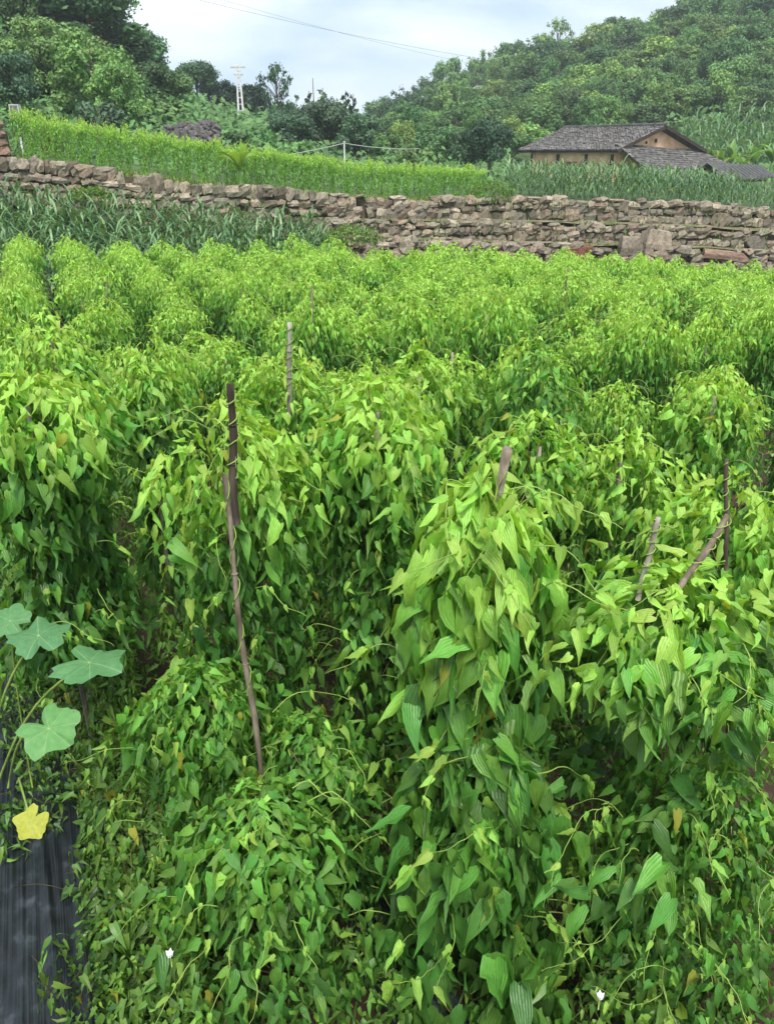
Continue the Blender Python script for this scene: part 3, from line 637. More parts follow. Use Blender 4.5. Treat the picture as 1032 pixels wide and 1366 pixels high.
def wall(xi, yt, Yd, height, course, wid, label, seed, big=(), group='dry stone terrace walls', top=True, limit=300):
    """polyline through image columns xi; top heights from yt at distances Yd"""
    rg = np.random.default_rng(seed)
    pts = np.array([at(x, y, Y) for x, y, Y in zip(xi, yt, Yd)]); seg = np.linalg.norm(np.diff(pts[:, :2], axis=0), axis=1); cum = np.concatenate([[0], np.cumsum(seg)]); Lw = cum[-1]
    root = thing('stone_wall', pts[0] - (0, 0, height), label, 'stone wall', group); O = np.array(root.location)
    def P(s): return np.array([np.interp(s, cum, pts[:, k]) for k in range(3)])
    def A(s): d = P(min(s + .2, Lw)) - P(max(s - .2, 0)); return math.atan2(d[1], d[0])
    # core
    n = 60; v = []
    for i in range(n + 1):
        s = Lw * i / n; p = P(s); a = A(s); nb = np.array([-math.sin(a), math.cos(a)])
        for off, dz in ((.16, -height - .3), (.10, -.06), (.55, -.06), (.55, -height - .3)): v.append((p[0] + nb[0] * off, p[1] + nb[1] * off, p[2] + dz))
    f = [(i * 4 + j, i * 4 + 4 + j, i * 4 + 5 + j, i * 4 + 1 + j) for i in range(n) for j in range(3)]
    mobj('earth_core', mesh_np('earth_core', np.array(v) - O, f, mats=[DARKEARTH], smooth=False), root)
    cells = []
    nc = max(1, round(height / course)); 
    taken = []
    for (bx, bz, bw, bh, col) in big: cells.append((bx, bz, bw, bh, col)); taken.append((bx - bw / 2, bx + bw / 2, bz - bh / 2, bz + bh / 2))
    hs = rg.uniform(.7, 1.35, nc); hs = hs / hs.sum() * height; zb = 0
    for c in range(nc):
        s = rg.uniform(0, wid); h = hs[c]
        while s < Lw:
            w_ = wid * rg.uniform(.4, 1.3); hh = h * rg.uniform(.85, 1.12); cz = -height + zb + h / 2 + .05 * np.sin(s * 1.3 + c)
            if rg.random() < .07: hh *= 1.6; w_ *= 1.2
            cx = s + w_ / 2
            if not any(t0 - .3 * w_ < cx < t1 + .3 * w_ and b0 < cz < b1 for t0, t1, b0, b1 in taken):
                if rg.random() > .02: cells.append((cx, cz, w_, hh, None))
            s += w_ * .97
        zb += h
    if top:
        s = 0
        while s < Lw:
            w_ = wid * rg.uniform(.5, 1.6)
            if rg.random() < .45: cells.append((s, .01, w_, course * rg.uniform(.4, .9), None))
            s += w_
    cells = cells[:limit] if len(cells) <= limit else [cells[i] for i in sorted(rg.permutation(len(cells))[:10**6])]
    for k, (cx, cz, w_, hh, col) in enumerate(cells):
        p = P(min(cx, Lw)); a = A(cx); nb = np.array([-math.sin(a), math.cos(a)])
        o = bpy.data.objects.new('stone', STONES[rg.integers(0, 14)]); o.parent = root
        dep = .3 + .1 * rg.random(); jut = rg.normal(0, .025)
        o.location = (p[0] + nb[0] * (.12 + jut) - O[0], p[1] + nb[1] * (.12 + jut) - O[1], p[2] + cz - O[2])
        o.scale = (w_ * 1.12, dep, hh * 1.14); o.rotation_euler = (rg.normal(0, .12), rg.normal(0, .15), a + rg.normal(0, .15)); o.color = col or stone_color(rg)
        COL.objects.link(o)
    print(label[:30], 'stones', len(cells), 'len', round(Lw, 1)); return P, Lw
wxL = [-70, 30, 120, 210, 300, 400, 475]; wyL = [206, 214, 226, 237, 247, 256, 263]; wY = [18.6, 18.7, 19, 19.4, 19.8, 20.3, 20.6]
wall(wxL, wyL, wY, 1.05, .18, .29, 'retaining wall of big grey boulders below the vine terrace, left of the maize end', 11)
wall([478, 560, 640, 760, 880, 1000, 1110], [263, 266, 266, 266, 270, 277, 283], [20.7, 21, 21.4, 21.7, 21.9, 22, 22.1], .66, .15, .25,
     'uppermost stone terrace wall under the tall maize and the house', 12)
wall([430, 520, 640, 760, 880, 1000, 1110], [296, 297, 298, 301, 304, 310, 314], [20.2, 20.4, 20.8, 21.1, 21.3, 21.4, 21.5], .60, .145, .245,
     'middle stone terrace wall with a narrow earth ledge above it', 13, big=[(11.2, -.25, .5, .3, (.36, .35, .32, 1))])
wall([455, 520, 640, 760, 880, 1000, 1110], [318, 321, 326, 329, 332, 337, 342], [19.5, 19.7, 20.1, 20.4, 20.6, 20.7, 20.8], .80, .16, .25,
     'lowest stone terrace wall rising straight behind the far yam rows, with a red boulder', 14,
     big=[(5.9, -.22, .72, .42, (.42, .20, .15, 1)), (5.2, -.28, .3, .3, (.5, .42, .36, 1)), (7.9, .10, .62, .62, (.62, .56, .48, 1)), (7.2, .02, .5, .42, (.55, .50, .44, 1)), (9.6, -.12, 1.0, .22, (.52, .38, .32, 1)), (4.0, -.3, .42, .3, (.6, .42, .34, 1))], limit=400)
# ledges of earth and thin grass on the steps
def ledge(name, xi, y0, Y0, y1, Y1):
    v = []
    for x, a_, b_, c_, d_ in zip(xi, y0, Y0, y1, Y1):
        p, q = at(x, a_, b_), at(x, c_, d_)
        q[2] = max(q[2], p[2]) if False else q[2]
        for t in np.linspace(0, 1, 5): v.append(p * (1 - t) + q * t + (0, 0, .02 * math.sin(7 * x + t * 9)))
    n = len(xi); f = [(i * 5 + j, i * 5 + j + 1, i * 5 + 6 + j, i * 5 + 5 + j) for i in range(n - 1) for j in range(4)]
    o = mobj(name, mesh_np(name, np.array(v), f, mats=[LEDGE])); o['kind'] = 'structure'
XS = np.linspace(480, 1110, 60)
def ip(xs, ys): return np.interp(XS, xs, ys)
tx = [478, 560, 640, 760, 880, 1000, 1110]; mxs = [430, 520, 640, 760, 880, 1000, 1110]
ledge('middle_ledge', XS, ip(mxs, [293, 294, 295, 298, 301, 307, 311]), ip(mxs, [20.35, 20.55, 20.95, 21.25, 21.45, 21.55, 21.65]), ip(mxs, [290, 291, 291, 293, 296, 302, 306]), ip(tx, [20.9, 21.2, 21.6, 21.9, 22.1, 22.2, 22.3]))
ledge('lower_ledge', XS, ip(mxs, [314, 318, 323, 326, 329, 334, 339]), ip(mxs, [19.65, 19.85, 20.25, 20.55, 20.75, 20.85, 20.95]), ip(mxs, [311, 314, 319, 322, 325, 330, 334]), ip(mxs, [20.4, 20.6, 21.0, 21.3, 21.5, 21.6, 21.7]))
# upper terrace and slope ground under the left maize
XL = np.linspace(-14, 16, 120)
WTX = np.array([at(x, y, Y) for x, y, Y in zip(wxL + tx[1:], wyL + [266, 266, 266, 270, 277, 283], wY + [21, 21.4, 21.7, 21.9, 22, 22.1])])
def wall_y(X): return np.interp(X, WTX[:, 0], WTX[:, 1])
def wall_z(X): return np.interp(X, WTX[:, 0], WTX[:, 2])

# ------------------------------------------------------------------ terrain behind the walls
RX = [-900, -300, 0, 120, 200, 300, 400, 500, 560, 620, 700, 780, 850, 900, 1032, 1300, 2000]
RY = [0, -40, -10, 25, 112, 150, 178, 182, 170, 138, 108, 84, 62, 40, 12, -30, -30]
RD = [60, 55, 50, 50, 60, 80, 105, 130, 130, 125, 115, 110, 106, 104, 100, 95, 95]
RIDGE_Z = np.array([at(x, y, D)[2] for x, y, D in zip(RX, RY, RD)])
def xi_of(X, Y): return 516 + FPX * X / (Y * cp)
def terr(X, Y):
    xi = xi_of(X, Y); D = np.interp(xi, RX, RD); Zr = np.interp(xi, RX, RIDGE_Z)
    Yb = np.interp(xi, [-300, 0, 300, 560, 700, 800, 1100, 1500], [25, 25, 27, 34, 44, 51, 51, 51])
    Zb = wall_z(X) - .10
    t = np.clip((Y - Yb) / (D - Yb), 0, 1)
    over = np.clip((Y - D) / 80, 0, 1)
    rise = np.clip((Y - wall_y(X)) / 10, 0, 1) * .15
    return Zb + rise + (Zr - Zb) * t ** 1.05 - 6 * over ** 1.5 * 1.0 + .25 * nzf(X, Y, .35) * np.clip((Y - Yb) / 4, 0, 1)
ks = np.linspace(-2.2, 2.2, 180); rows_ = np.concatenate([np.linspace(0, 1, 90) ** 1.3])
v = []
for q in rows_:
    for kx in ks:
        # start at the wall line, follow straight rays outwards
        Y0 = 21.0
        X = kx * Y0 if False else kx * 21
        yb = float(wall_y(X)) + .28
        Yq = yb + (260 - yb) * q; Xq = X * (1 + (Yq - yb) / yb * (1 if True else 0))
        v.append((Xq, Yq, float(terr(np.float64(Xq), np.float64(Yq)))))
nk = len(ks); f = [(i * nk + j, i * nk + j + 1, (i + 1) * nk + j + 1, (i + 1) * nk + j) for i in range(len(rows_) - 1) for j in range(nk - 1)]
o = mobj('hillside', mesh_np('hillside', np.array(v), f, mats=[TERR])); o['kind'] = 'structure'
far = mobj('distant_ground', mesh_np('distant_ground', [(-420, -420, -14), (420, -420, -14), (420, 420, -14), (-420, 420, -14)], [(0, 1, 2, 3)], mats=[TERR])); far['kind'] = 'structure'

# sloping maize bed below the left wall
def bed_z(X, Y):
    y0 = np.interp(X, FAR_EDGE_X, FAR_EDGE_Y) + .1; y1 = wall_y(X)
    t = np.clip((Y - y0) / (y1 - y0), 0, 1); return ground(X, Y) * (1 - t) + t * (wall_z(X) - 1.15) - .02
sheet('maize_bed', np.linspace(-14, 1.4, 60), np.linspace(13.5, 20.3, 40), lambda X, Y: np.where(Y > np.interp(X, FAR_EDGE_X, FAR_EDGE_Y), bed_z(X, Y) + .03, ground(X, Y) - .15), SOIL)

# ------------------------------------------------------------------ maize
def blade(L_, w0, th, el0, bend, n=5, z0=0.0):
    t = np.linspace(0, 1, n + 1); el = el0 - bend * t ** 1.4; st = L_ / n
    r = np.concatenate([[0], np.cumsum(np.cos(el[:-1]) * st)]); z = z0 + np.concatenate([[0], np.cumsum(np.sin(el[:-1]) * st)])
    wv = w0 * np.clip(np.sin(PI * (t * .86 + .12)), .05, 1) * .5; s = np.array([-math.sin(th), math.cos(th), 0]); d = np.array([math.cos(th), math.sin(th), 0])
    c = d * r[:, None] + np.array([0, 0, 1]) * z[:, None]
    a_ = c + s * wv[:, None]; b_ = c - s * wv[:, None]; a_[:, 2] += wv * .4; b_[:, 2] += wv * .4
    v = np.empty((3 * (n + 1), 3)); v[0::3] = a_; v[1::3] = c; v[2::3] = b_
    f = [(3 * i + j, 3 * i + j + 1, 3 * i + j + 4, 3 * i + j + 3) for i in range(n) for j in (0, 1)]; return v, np.array(f)
MAIZE_LEAF = []
rg = np.random.default_rng(31)
for i in range(6):
    v, f = blade(rg.uniform(.5, .68), .062, 0, rg.uniform(.85, 1.25), rg.uniform(1.2, 2.4)); MAIZE_LEAF.append(mesh_np('maize_leaf', v, f, attr=np.zeros((len(v), 3)), mats=[CORN]))
v, f = tube([[0, 0, 0], [.01, 0, .6], [0, .01, 1.15]], [.016, .013, .007], 4); STALK = mesh_np('maize_stalk', v, f, attr=np.zeros((len(v), 3)), mats=[CORN])
mb = MB()
for k in range(7): mb.add(*blade(.20, .012, k * .9, 1.35 - .1 * (k % 3), .5, 3, 1.1))
TASSEL = mesh_np('tassel', np.vstack(mb.v), np.vstack(mb.f), attr=np.zeros((sum(len(q) for q in mb.v), 3)), mats=[CORN])
def joined_maize(seed):
    rg = np.random.default_rng(seed); VV, FF, AA, n = [], [], [], 0
    for k in range(9):
        v, f = blade(rg.uniform(.42, .7), .06, k * 2.6 + rg.normal(0, .3), rg.uniform(.8, 1.3), rg.uniform(1.2, 2.4), 4, .1 + k * .115)
        VV.append(v); FF.append(f + n); n += len(v); AA.append(np.tile([rg.uniform(.15, .75), rg.random(), 0], (len(v), 1)))
    return mesh_np('foliage', np.vstack(VV), np.vstack(FF), attr=np.vstack(AA), mats=[CORN])
JM = [joined_maize(i) for i in range(8)]
NM = [0]
def maize(X, Y, Z, sc, detail, label, group, tone=0.0):
    root = thing('maize_plant', (X, Y, Z), label, 'maize', group, rz=rg.uniform(0, 6.3), scale=(sc * rg.uniform(.75, .95),) * 2 + (sc * rg.uniform(.88, 1.1),)); NM[0] += 1
    mobj('stalk', STALK, root, color=(.3, .5, 0, 1))
    if detail:
        for k in range(7):
            o = mobj('leaf', MAIZE_LEAF[rg.integers(0, 6)], root, color=(rg.uniform(.15, .8) + tone, rg.random(), 0, 1)); o.location = (0, 0, .12 + k * .14); o.rotation_euler = (0, 0, k * 2.5 + rg.normal(0, .4)); s = rg.uniform(.75, 1.1); o.scale = (s, s, s)
    else:
        mobj('foliage', JM[rg.integers(0, 8)], root, 'stuff', color=(tone, 0, 0, 1))
    if rg.random() < .5: mobj('tassel', TASSEL, root, color=(.9, .5, 0, 1))
# left bed
cand = []
for r_ in range(16):
    x = -11.5
    while x < 0.0:
        x += rg.uniform(.12, .20); t = .03 + r_ / 16.5 + rg.normal(0, .02)
        y0 = float(np.interp(x, FAR_EDGE_X, FAR_EDGE_Y)) + .35; y1 = float(wall_y(x)) - .35
        Y = y0 + (y1 - y0) * t; xi = 516 + FPX * x / (Y * cp + 2 * sp)
        if xi < -30 or xi > 470 - 2.5 * r_: continue
        cand.append((x, Y, t, r_))
rg.shuffle(cand); cand.sort(key=lambda q: q[3])
print('left maize', len(cand))
rest = []
for i, (x, Y, t, r_) in enumerate(cand):
    det = r_ in (1, 4) ; keep = r_ in (1, 4, 7, 10, 13) and i % 3 == 0 or (r_ == 0 and i % 2 == 0)
    if NM[0] < 165 and keep: maize(x, Y, float(bed_z(x, Y)), .80, det, 'blue green maize plant in the patch between left stone wall and yam rows', 'maize plants below the left wall', .15)
    else: rest.append((x, Y, float(bed_z(x, Y)), .80))
# right terrace
cr_ = []
for r_ in range(7):
    x = 3.0
    while x < 14.5:
        x += rg.uniform(.13, .21); Y = float(wall_y(x)) + .45 + r_ * .55 + rg.normal(0, .05); xi = 516 + FPX * x / (Y * cp + .8 * sp)
        if xi < 672 or xi > 1060: continue
        cr_.append((x, Y, r_))
cr_.sort(key=lambda q: q[2]); print('right maize', len(cr_)); c0 = 0
for x, Y, r_ in cr_:
    if r_ < 2 and c0 < 130: maize(x, Y, float(terr(x, Y)), rg.uniform(.68, .78) * np.interp(x, [3, 9.2, 10.6], [1, 1, .66]), r_ == 0, 'fresh green maize plant on the top terrace before the clay house', 'maize plants in front of the house', -.05); c0 += 1
    else: rest.append((x, Y, float(terr(x, Y)), .70 * float(np.interp(x, [3, 9.2, 10.6], [1, 1, .62]))))
# strip of maize behind the house
for i in range(170):
    xi = rg.uniform(905, 1060); Y = rg.uniform(50, 60); X = (xi - 516) / FPX * Y * cp; rest.append((X, Y, float(terr(X, Y)), 1.5))
VV, FF, AA, n = [], [], [], 0
for (x, Y, z, sc) in rest:
    me = JM[rg.integers(0, 8)]; nv = len(me.vertices); co = np.empty(nv * 3, np.float32); me.vertices.foreach_get('co', co); co = co.reshape(-1, 3) @ rotz(rg.uniform(0, 6.3)).T * sc + (x, Y, z)
    fi = np.empty(len(me.loops), np.int32); me.loops.foreach_get('vertex_index', fi); aa = np.empty(nv * 3, np.float32); me.attributes['lf'].data.foreach_get('vector', aa)
    VV.append(co); FF.append(fi.reshape(-1, 4) + n); AA.append(aa.reshape(-1, 3)); n += nv
o = mobj('maize_stand', mesh_np('maize_stand', np.vstack(VV), np.vstack(FF), attr=np.vstack(AA), mats=[CORN]), kind='stuff'); tag(o, 'mass of maize behind the front rows of both maize patches and behind the house', 'maize')

# ------------------------------------------------------------------ vine curtain on the upper left terrace
CURT = []
for i in range(5):
    CURT.append(variant(500 + i, 800, .085, T_LO, 0, .70, prof=([0, .05, .3, .7, 1], [.12, .26, .26, .22, .24]), lime=1.0, droop=1.35, clump=.3))
rg = np.random.default_rng(90)
for r_ in range(2):
    xi = 20 + 8 * r_
    while xi < 628:
        xi += rg.uniform(8, 13) * (1 + .25 * (xi < 300)) + (6 if r_ else 0)
        Yw = np.interp(xi, wxL + tx[1:], wY + [21, 21.4, 21.7, 21.9, 22, 22.1]); Y = Yw + .65 + r_ * .7; X = at(xi, 240, Y)[0]
        z = float(terr(X, Y)) + .02; ht = np.interp(xi, [40, 300, 470, 620], [1.08, 1.0, .88, .84]) * rg.uniform(.9, 1.08)
        root = thing('trellis_vine', (X, Y, z), 'slender yellow green vine in the hanging curtain above the left stone wall', 'vine', 'curtain of vines above the left wall', rz=rg.uniform(0, 6), scale=(.55 * rg.uniform(.8, 1.1), .6, ht / 1.85))
        fol, _, stk = CURT[rg.integers(0, 5)]; mobj('foliage', fol, root, 'stuff', color=(.30, -.1, 0, 1)); mobj('stake', stk, root, color=(1, 1, 1, 1))

# ------------------------------------------------------------------ grass fringes
def grass(name, pts, h, label, cat='grass', tone=.5, mat=GRASS, w0=.012):
    VV, FF, AA, n = [], [], [], 0
    for p in pts:
        v, f = blade(h * rg.uniform(.5, 1.3), w0, rg.uniform(0, 6.3), rg.uniform(.9, 1.5), rg.uniform(.3, 1.3), 2); VV.append(v + p); FF.append(f + n); n += len(v); AA.append(np.tile([np.clip(tone + rg.normal(0, .2), 0, 1), rg.random(), 0], (len(v), 1)))
    o = mobj(name, mesh_np(name, np.vstack(VV), np.vstack(FF), attr=np.vstack(AA), mats=[mat]), kind='stuff'); return tag(o, label, cat)
pts = []
for i in range(5200):
    xi = rg.uniform(25, 640); Yw = np.interp(xi, wxL + tx[1:], wY + [21, 21.4, 21.7, 21.9, 22, 22.1]); Y = Yw + rg.uniform(.12, .6); X = at(xi, 250, Y)[0]; pts.append((X, Y, float(terr(X, Y)) - .0))
grass('grass_verge', pts, .15, 'bright short grass along the top of the left stone wall', tone=.75, w0=.02)
pts = []
for i in range(6500):
    x = rg.uniform(480, 1080); k = rg.random()
    if k < .5: Y = np.interp(x, mxs, [20.35, 20.55, 20.95, 21.25, 21.45, 21.55, 21.65]) + rg.uniform(-.1, .35); y = np.interp(x, mxs, [293, 294, 295, 298, 301, 307, 311])
    else: Y = np.interp(x, mxs, [19.65, 19.85, 20.25, 20.55, 20.75, 20.85, 20.95]) + rg.uniform(-.1, .45); y = np.interp(x, mxs, [314, 318, 323, 326, 329, 334, 339])
    if nzf(x * .03, Y, 1) < -.1: continue
    q = at(x, y, Y); q[2] = at(x, y, Y - .2)[2] - .03; pts.append(q)
grass('ledge_grass', pts, .055, 'thin dry grass on the ledges of the stone terraces', tone=.5, w0=.014)
pts = []
for i in range(1500):
    x = rg.uniform(20, 1080); q = at(x, float(np.interp(x, [0, 300, 480, 1080], [250, 280, rg.uniform(275, 335), rg.uniform(290, 352)])), 10); yq = rg.uniform(0, 1)
    if x < 470: Yw = np.interp(x, wxL, wY); yy = np.interp(x, wxL, wyL) + 45 * yq
    else: Yw = np.interp(x, mxs, [20.15, 20.35, 20.75, 21.05, 21.25, 21.35, 21.45]) + (.55 if yq < .33 else (0 if yq < .66 else -.6)); yy = np.interp(x, mxs, [266, 266, 266, 270, 272, 279, 285]) + 78 * yq
    pts.append(at(x, yy, Yw - .02))
grass('wall_weeds', pts, .11, 'weeds and moss tufts growing from the joints of the stone walls', 'weeds', tone=.4, w0=.03)
# weeds hanging over the wall foot
def bush_pts(c, rad, n): 
    d = rg.normal(0, 1, (n, 3)); d /= np.linalg.norm(d, axis=1)[:, None]; d[:, 2] = np.abs(d[:, 2]); return np.asarray(c) + d * rad * rg.uniform(.6, 1, (n, 1))
for (x, y, Yd, rad, n, lab) in [(470, 318, 18.9, (.75, .3, .45), 900, 'grey green weeds heaped where the maize patch meets the lowest wall'), (655, 262, 21.6, (.7, .3, .55), 800, 'grey green scrub between the vine curtain and the tall maize'), (120, 258, 18.6, (.6, .25, .3), 500, 'pale weeds at the foot of the left boulder wall'), (590, 342, 19.2, (1.2, .2, .2), 400, 'low weeds along the foot of the lowest wall')]:
    c = at(x, y, Yd); P = bush_pts(c - (0, 0, .1), rad, n)
    o = mobj('weeds', scatter_mesh('weeds', T_LO, P, .5, .6, rg.uniform(.05, .09, n), np.clip(rg.normal(.55, .2, n), 0, 1), SMALL, rg), kind='stuff'); tag(o, lab, 'weeds')

# ------------------------------------------------------------------ trees
def crown_leaves(rg, blobs, n, s, up=.3, droop=0.0, lo=.55, hi=1.08):
    """folded leaf sprays on the shells of many lobes"""
    w_ = np.array([b[3] ** 2 for b in blobs]); w_ = w_ / w_.sum(); ix = rg.choice(len(blobs), n, p=w_); B = np.array([b[:4] for b in blobs])[ix]
    d = rg.normal(0, 1, (n, 3)); d[:, 2] += up; d /= np.linalg.norm(d, axis=1)[:, None]
    rr = B[:, 3] * rg.uniform(lo, hi, n) * (1 + .22 * np.sin(7 * d[:, 0] + 5 * d[:, 2] + ix))
    P = B[:, :3] + d * rr[:, None] * np.array([1, 1, .8]); P[:, 2] -= droop * np.clip(np.hypot(P[:, 0], P[:, 1]), 0, 1) ** 2
    nrm = d + rg.normal(0, .55, (n, 3)); nrm[:, 2] += .25; nrm /= np.linalg.norm(nrm, axis=1)[:, None]
    a_ = np.cross(nrm, rg.normal(0, 1, (n, 3))); a_ /= np.linalg.norm(a_, axis=1)[:, None]; b_ = np.cross(nrm, a_)
    sz = s * rg.uniform(.5, 1.3, n)[:, None]
    v = np.empty((n, 4, 3)); v[:, 0] = P - a_ * sz; v[:, 1] = P + b_ * sz * .55 - nrm * sz * .2; v[:, 2] = P + a_ * sz - nrm * sz * .25; v[:, 3] = P - b_ * sz * .55 - nrm * sz * .2
    tone = np.clip(.5 + .22 * np.sin(ix * 2.4) + rg.normal(0, .13, n), 0, 1)
    at_ = np.zeros((n, 4, 3)); at_[..., 0] = tone[:, None]; at_[..., 1] = rg.random(n)[:, None]
    return v.reshape(-1, 3), np.arange(n * 4).reshape(-1, 4), at_.reshape(-1, 3)
def make_tree(seed, style, n):
    rg = np.random.default_rng(seed); blobs = []; limbs = []
    if style == 'round':
        for i in range(24):
            th = i * 2.4; q = rg.random(); z = .38 + .5 * q; r = .36 * math.sqrt(max(.05, 1 - ((z - .58) / .42) ** 2)) * rg.uniform(.5, 1); blobs.append((r * math.cos(th), r * math.sin(th), z, rg.uniform(.10, .17)))
    elif style == 'loose':
        for i in range(46):
            th = i * 2.4; z = rg.uniform(.30, .96); r = .44 * math.sqrt(max(.05, 1 - ((z - .62) / .40) ** 2)) * rg.uniform(.25, 1.1); blobs.append((r * math.cos(th), r * math.sin(th), z, rg.uniform(.03, .075)))
    elif style == 'draped':
        for i in range(26):
            th = i * 2.4; q = rg.random(); z = .12 + .78 * q; r = .48 * math.sqrt(max(.03, 1 - (z / 1.0) ** 2)) * rg.uniform(.65, 1); blobs.append((r * math.cos(th), r * math.sin(th), z, rg.uniform(.10, .16)))
    elif style == 'spire':
        for i in range(16):
            z = .25 + .72 * i / 16; r = .14 * (1 - z) + .03; th = i * 2.4; blobs.append((r * math.cos(th), r * math.sin(th), z, .05 * (1.25 - z)))
    elif style == 'shrub':
        for i in range(12):
            th = i * 2.4; z = rg.uniform(.1, .72); r = .42 * rg.uniform(.3, 1); blobs.append((r * math.cos(th), r * math.sin(th), z, rg.uniform(.13, .24)))
    v, f, a_ = crown_leaves(rg, blobs, n, {'round': .034, 'loose': .022, 'draped': .034, 'spire': .024, 'shrub': .05}[style] * (3600 / n) ** .3, lo=.2 if style in ('loose', 'spire') else .5, hi=2.0 if style in ('loose', 'spire') else 1.2)
    crown = mesh_np('crown', v, f, attr=a_, mats=[TREE])
    mb = MB(); ht = .75 if style != 'spire' else .97; mb.tube([[0, 0, -.05], [.01, 0, .2], [-.01, .01, .45], [0, 0, ht]], [.028, .022, .016, .006], 6)
    for b in blobs[::2]:
        z0 = max(.08, b[2] - .25); mb.tube([[0, 0, z0], [b[0] * .5, b[1] * .5, (z0 + b[2]) / 2 + .02], [b[0], b[1], b[2]]], [.012, .008, .004], 4)
    return crown, mb.mesh('trunk', [BARK])
TV = {'round': [make_tree(1 + i, 'round', 3800) for i in range(4)], 'biground': [make_tree(10 + i, 'round', 8000) for i in range(2)], 'loose': [make_tree(20 + i, 'loose', 2600) for i in range(4)],
      'draped': [make_tree(30 + i, 'draped', 9000) for i in range(3)], 'spire': [make_tree(40 + i, 'spire', 700) for i in range(2)], 'shrub': [make_tree(50 + i, 'shrub', 1500) for i in range(3)]}
DARK, MID, LIGHT, BLUE = (.085, .16, .060), (.14, .26, .080), (.23, .38, .10), (.085, .16, .085)
def tree(X, Y, Z, h, wd, style, col, label, group=None, name='tree', cat='tree'):
    cw = {'round': .95, 'biground': .95, 'loose': 1.0, 'draped': 1.2, 'spire': .3, 'shrub': 1.1}[style]; s = wd / cw
    r = thing(name, (X, Y, Z), label, cat, group, rz=rg.uniform(0, 6.3), scale=(s, s, h))
    cw_, tk = TV[style][rg.integers(0, len(TV[style]))]; j = rg.uniform(.82, 1.2)
    mobj('crown', cw_, r, color=(col[0] * j * rg.uniform(.85, 1.2), col[1] * j, col[2] * j, 1)); mobj('trunk', tk, r, color=(1, 1, 1, 1)); return r
rg = np.random.default_rng(123)
def spot_tree(xi, ytop, Y, wpx, style, col, label, group=None, sink=.1, zb=None, **k):
    p = at(xi, ytop, Y); z = float(terr(p[0], Y)) - sink if zb is None else zb; zc = Y * cp + (3 - p[2]) * sp
    return tree(p[0], Y, z, max(.6, (p[2] - z) / .96), wpx / FPX * zc, style, col, label, group, **k)
LFT = 'tangled trees at the foot of the left hill'
for a_ in [(115, 35, 31, 150, 'draped', LIGHT, 'vine smothered light green tree over a dark hollow at the foot of the left hill'),
           (45, 25, 33, 130, 'draped', (.15, .29, .085), 'broad layered green tree left of the hollow tree'),
           (150, 90, 29.5, 90, 'draped', (.16, .31, .085), 'low creeper covered thicket at the right foot of the hollow tree'),
           (5, 60, 29, 90, 'biground', BLUE, 'dark bluish tree at the left edge beside the tall reeds'),
           (110, -25, 42, 170, 'biground', DARK, 'tall dark evergreen crowning the left hill'), (20, -40, 45, 160, 'biground', (.075, .14, .055), 'dark tree cut off by the top left corner'),
           (165, 35, 45, 90, 'biground', DARK, 'dark tree on the right shoulder of the left hill'), (195, 85, 40, 80, 'biground', (.08, .16, .06), 'dark green tree stepping down from the left hill'),
           (225, 98, 44, 80, 'biground', (.10, .20, .07), 'rounded tree in the dip right of the left hill'), (130, 128, 27.5, 70, 'shrub', BLUE, 'blue green shrub with layered leaves above the vine curtain'),
           (260, 82, 62, 66, 'biground', (.07, .13, .06), 'dome shaped dark tree on the skyline left of the power pole'), (215, 125, 34, 90, 'shrub', MID, 'bushy green slope thicket above the grey rubble'),
           (292, 108, 64, 62, 'round', (.035, .078, .04), 'dark tree just behind the power pole'), (335, 112, 66, 50, 'round', (.035, .078, .04), 'small dark tree right of the power pole'),
           (368, 92, 62, 58, 'loose', (.06, .12, .045), 'open airy tree with sky showing through right of the power pole')]:
    spot_tree(*a_)
MIDG = 'dark trees behind the vine curtain'
for a_ in [(385, 150, 40, 78, 'biground', BLUE, 'leftmost tree of the dark grove behind the vine curtain'), (432, 135, 42, 84, 'biground', BLUE, 'tallest broad tree of the dark grove under the thin spires'),
           (478, 148, 41, 72, 'biground', (.08, .16, .08), 'rightmost tree of the dark grove beside the small white post'), (520, 178, 39, 52, 'round', MID, 'mid green tree in the saddle of the valley'),
           (585, 165, 37, 66, 'round', (.10, .2, .075), 'rounded green tree left of the dark ball shaped tree'), (655, 160, 34, 62, 'biground', (.055, .115, .065), 'dark ball shaped tree standing left of the clay house'), (622, 172, 36, 56, 'round', (.075, .15, .075), 'bluish tree just left of the ball shaped tree'),
           (345, 168, 33, 60, 'shrub', MID, 'scrub on the slope right of the grey rubble'), (310, 172, 31, 50, 'shrub', (.07, .14, .05), 'pale scrub beside the grey rubble'), (400, 185, 31, 70, 'shrub', MID, 'low scrub in front of the dark grove'),
           (548, 190, 33, 60, 'shrub', MID, 'low green bushes right of the small white post'), (430, 118, 45, 26, 'spire', MID, 'thin spire rising left of centre behind the dark grove'), (412, 122, 45, 22, 'spire', (.06, .11, .05), 'thin leaning spire left of the tallest broad tree'), (461, 122, 46, 24, 'spire', (.05, .1, .045), 'left one of the pair of thin spires right of the dark grove'), (471, 126, 46, 22, 'spire', (.05, .1, .045), 'right one of the pair of thin spires right of the dark grove'),
           (543, 118, 90, 52, 'loose', (.06, .125, .05), 'open tree on the skyline left of the white pole'), (515, 142, 80, 36, 'loose', (.05, .10, .045), 'small thin tree on the skyline in the valley'), (573, 120, 90, 44, 'loose', MID, 'tree on the skyline right of the white pole'),
           (530, 150, 70, 60, 'round', (.16, .30, .09), 'light green tree filling the valley skyline')]:
    spot_tree(*a_)
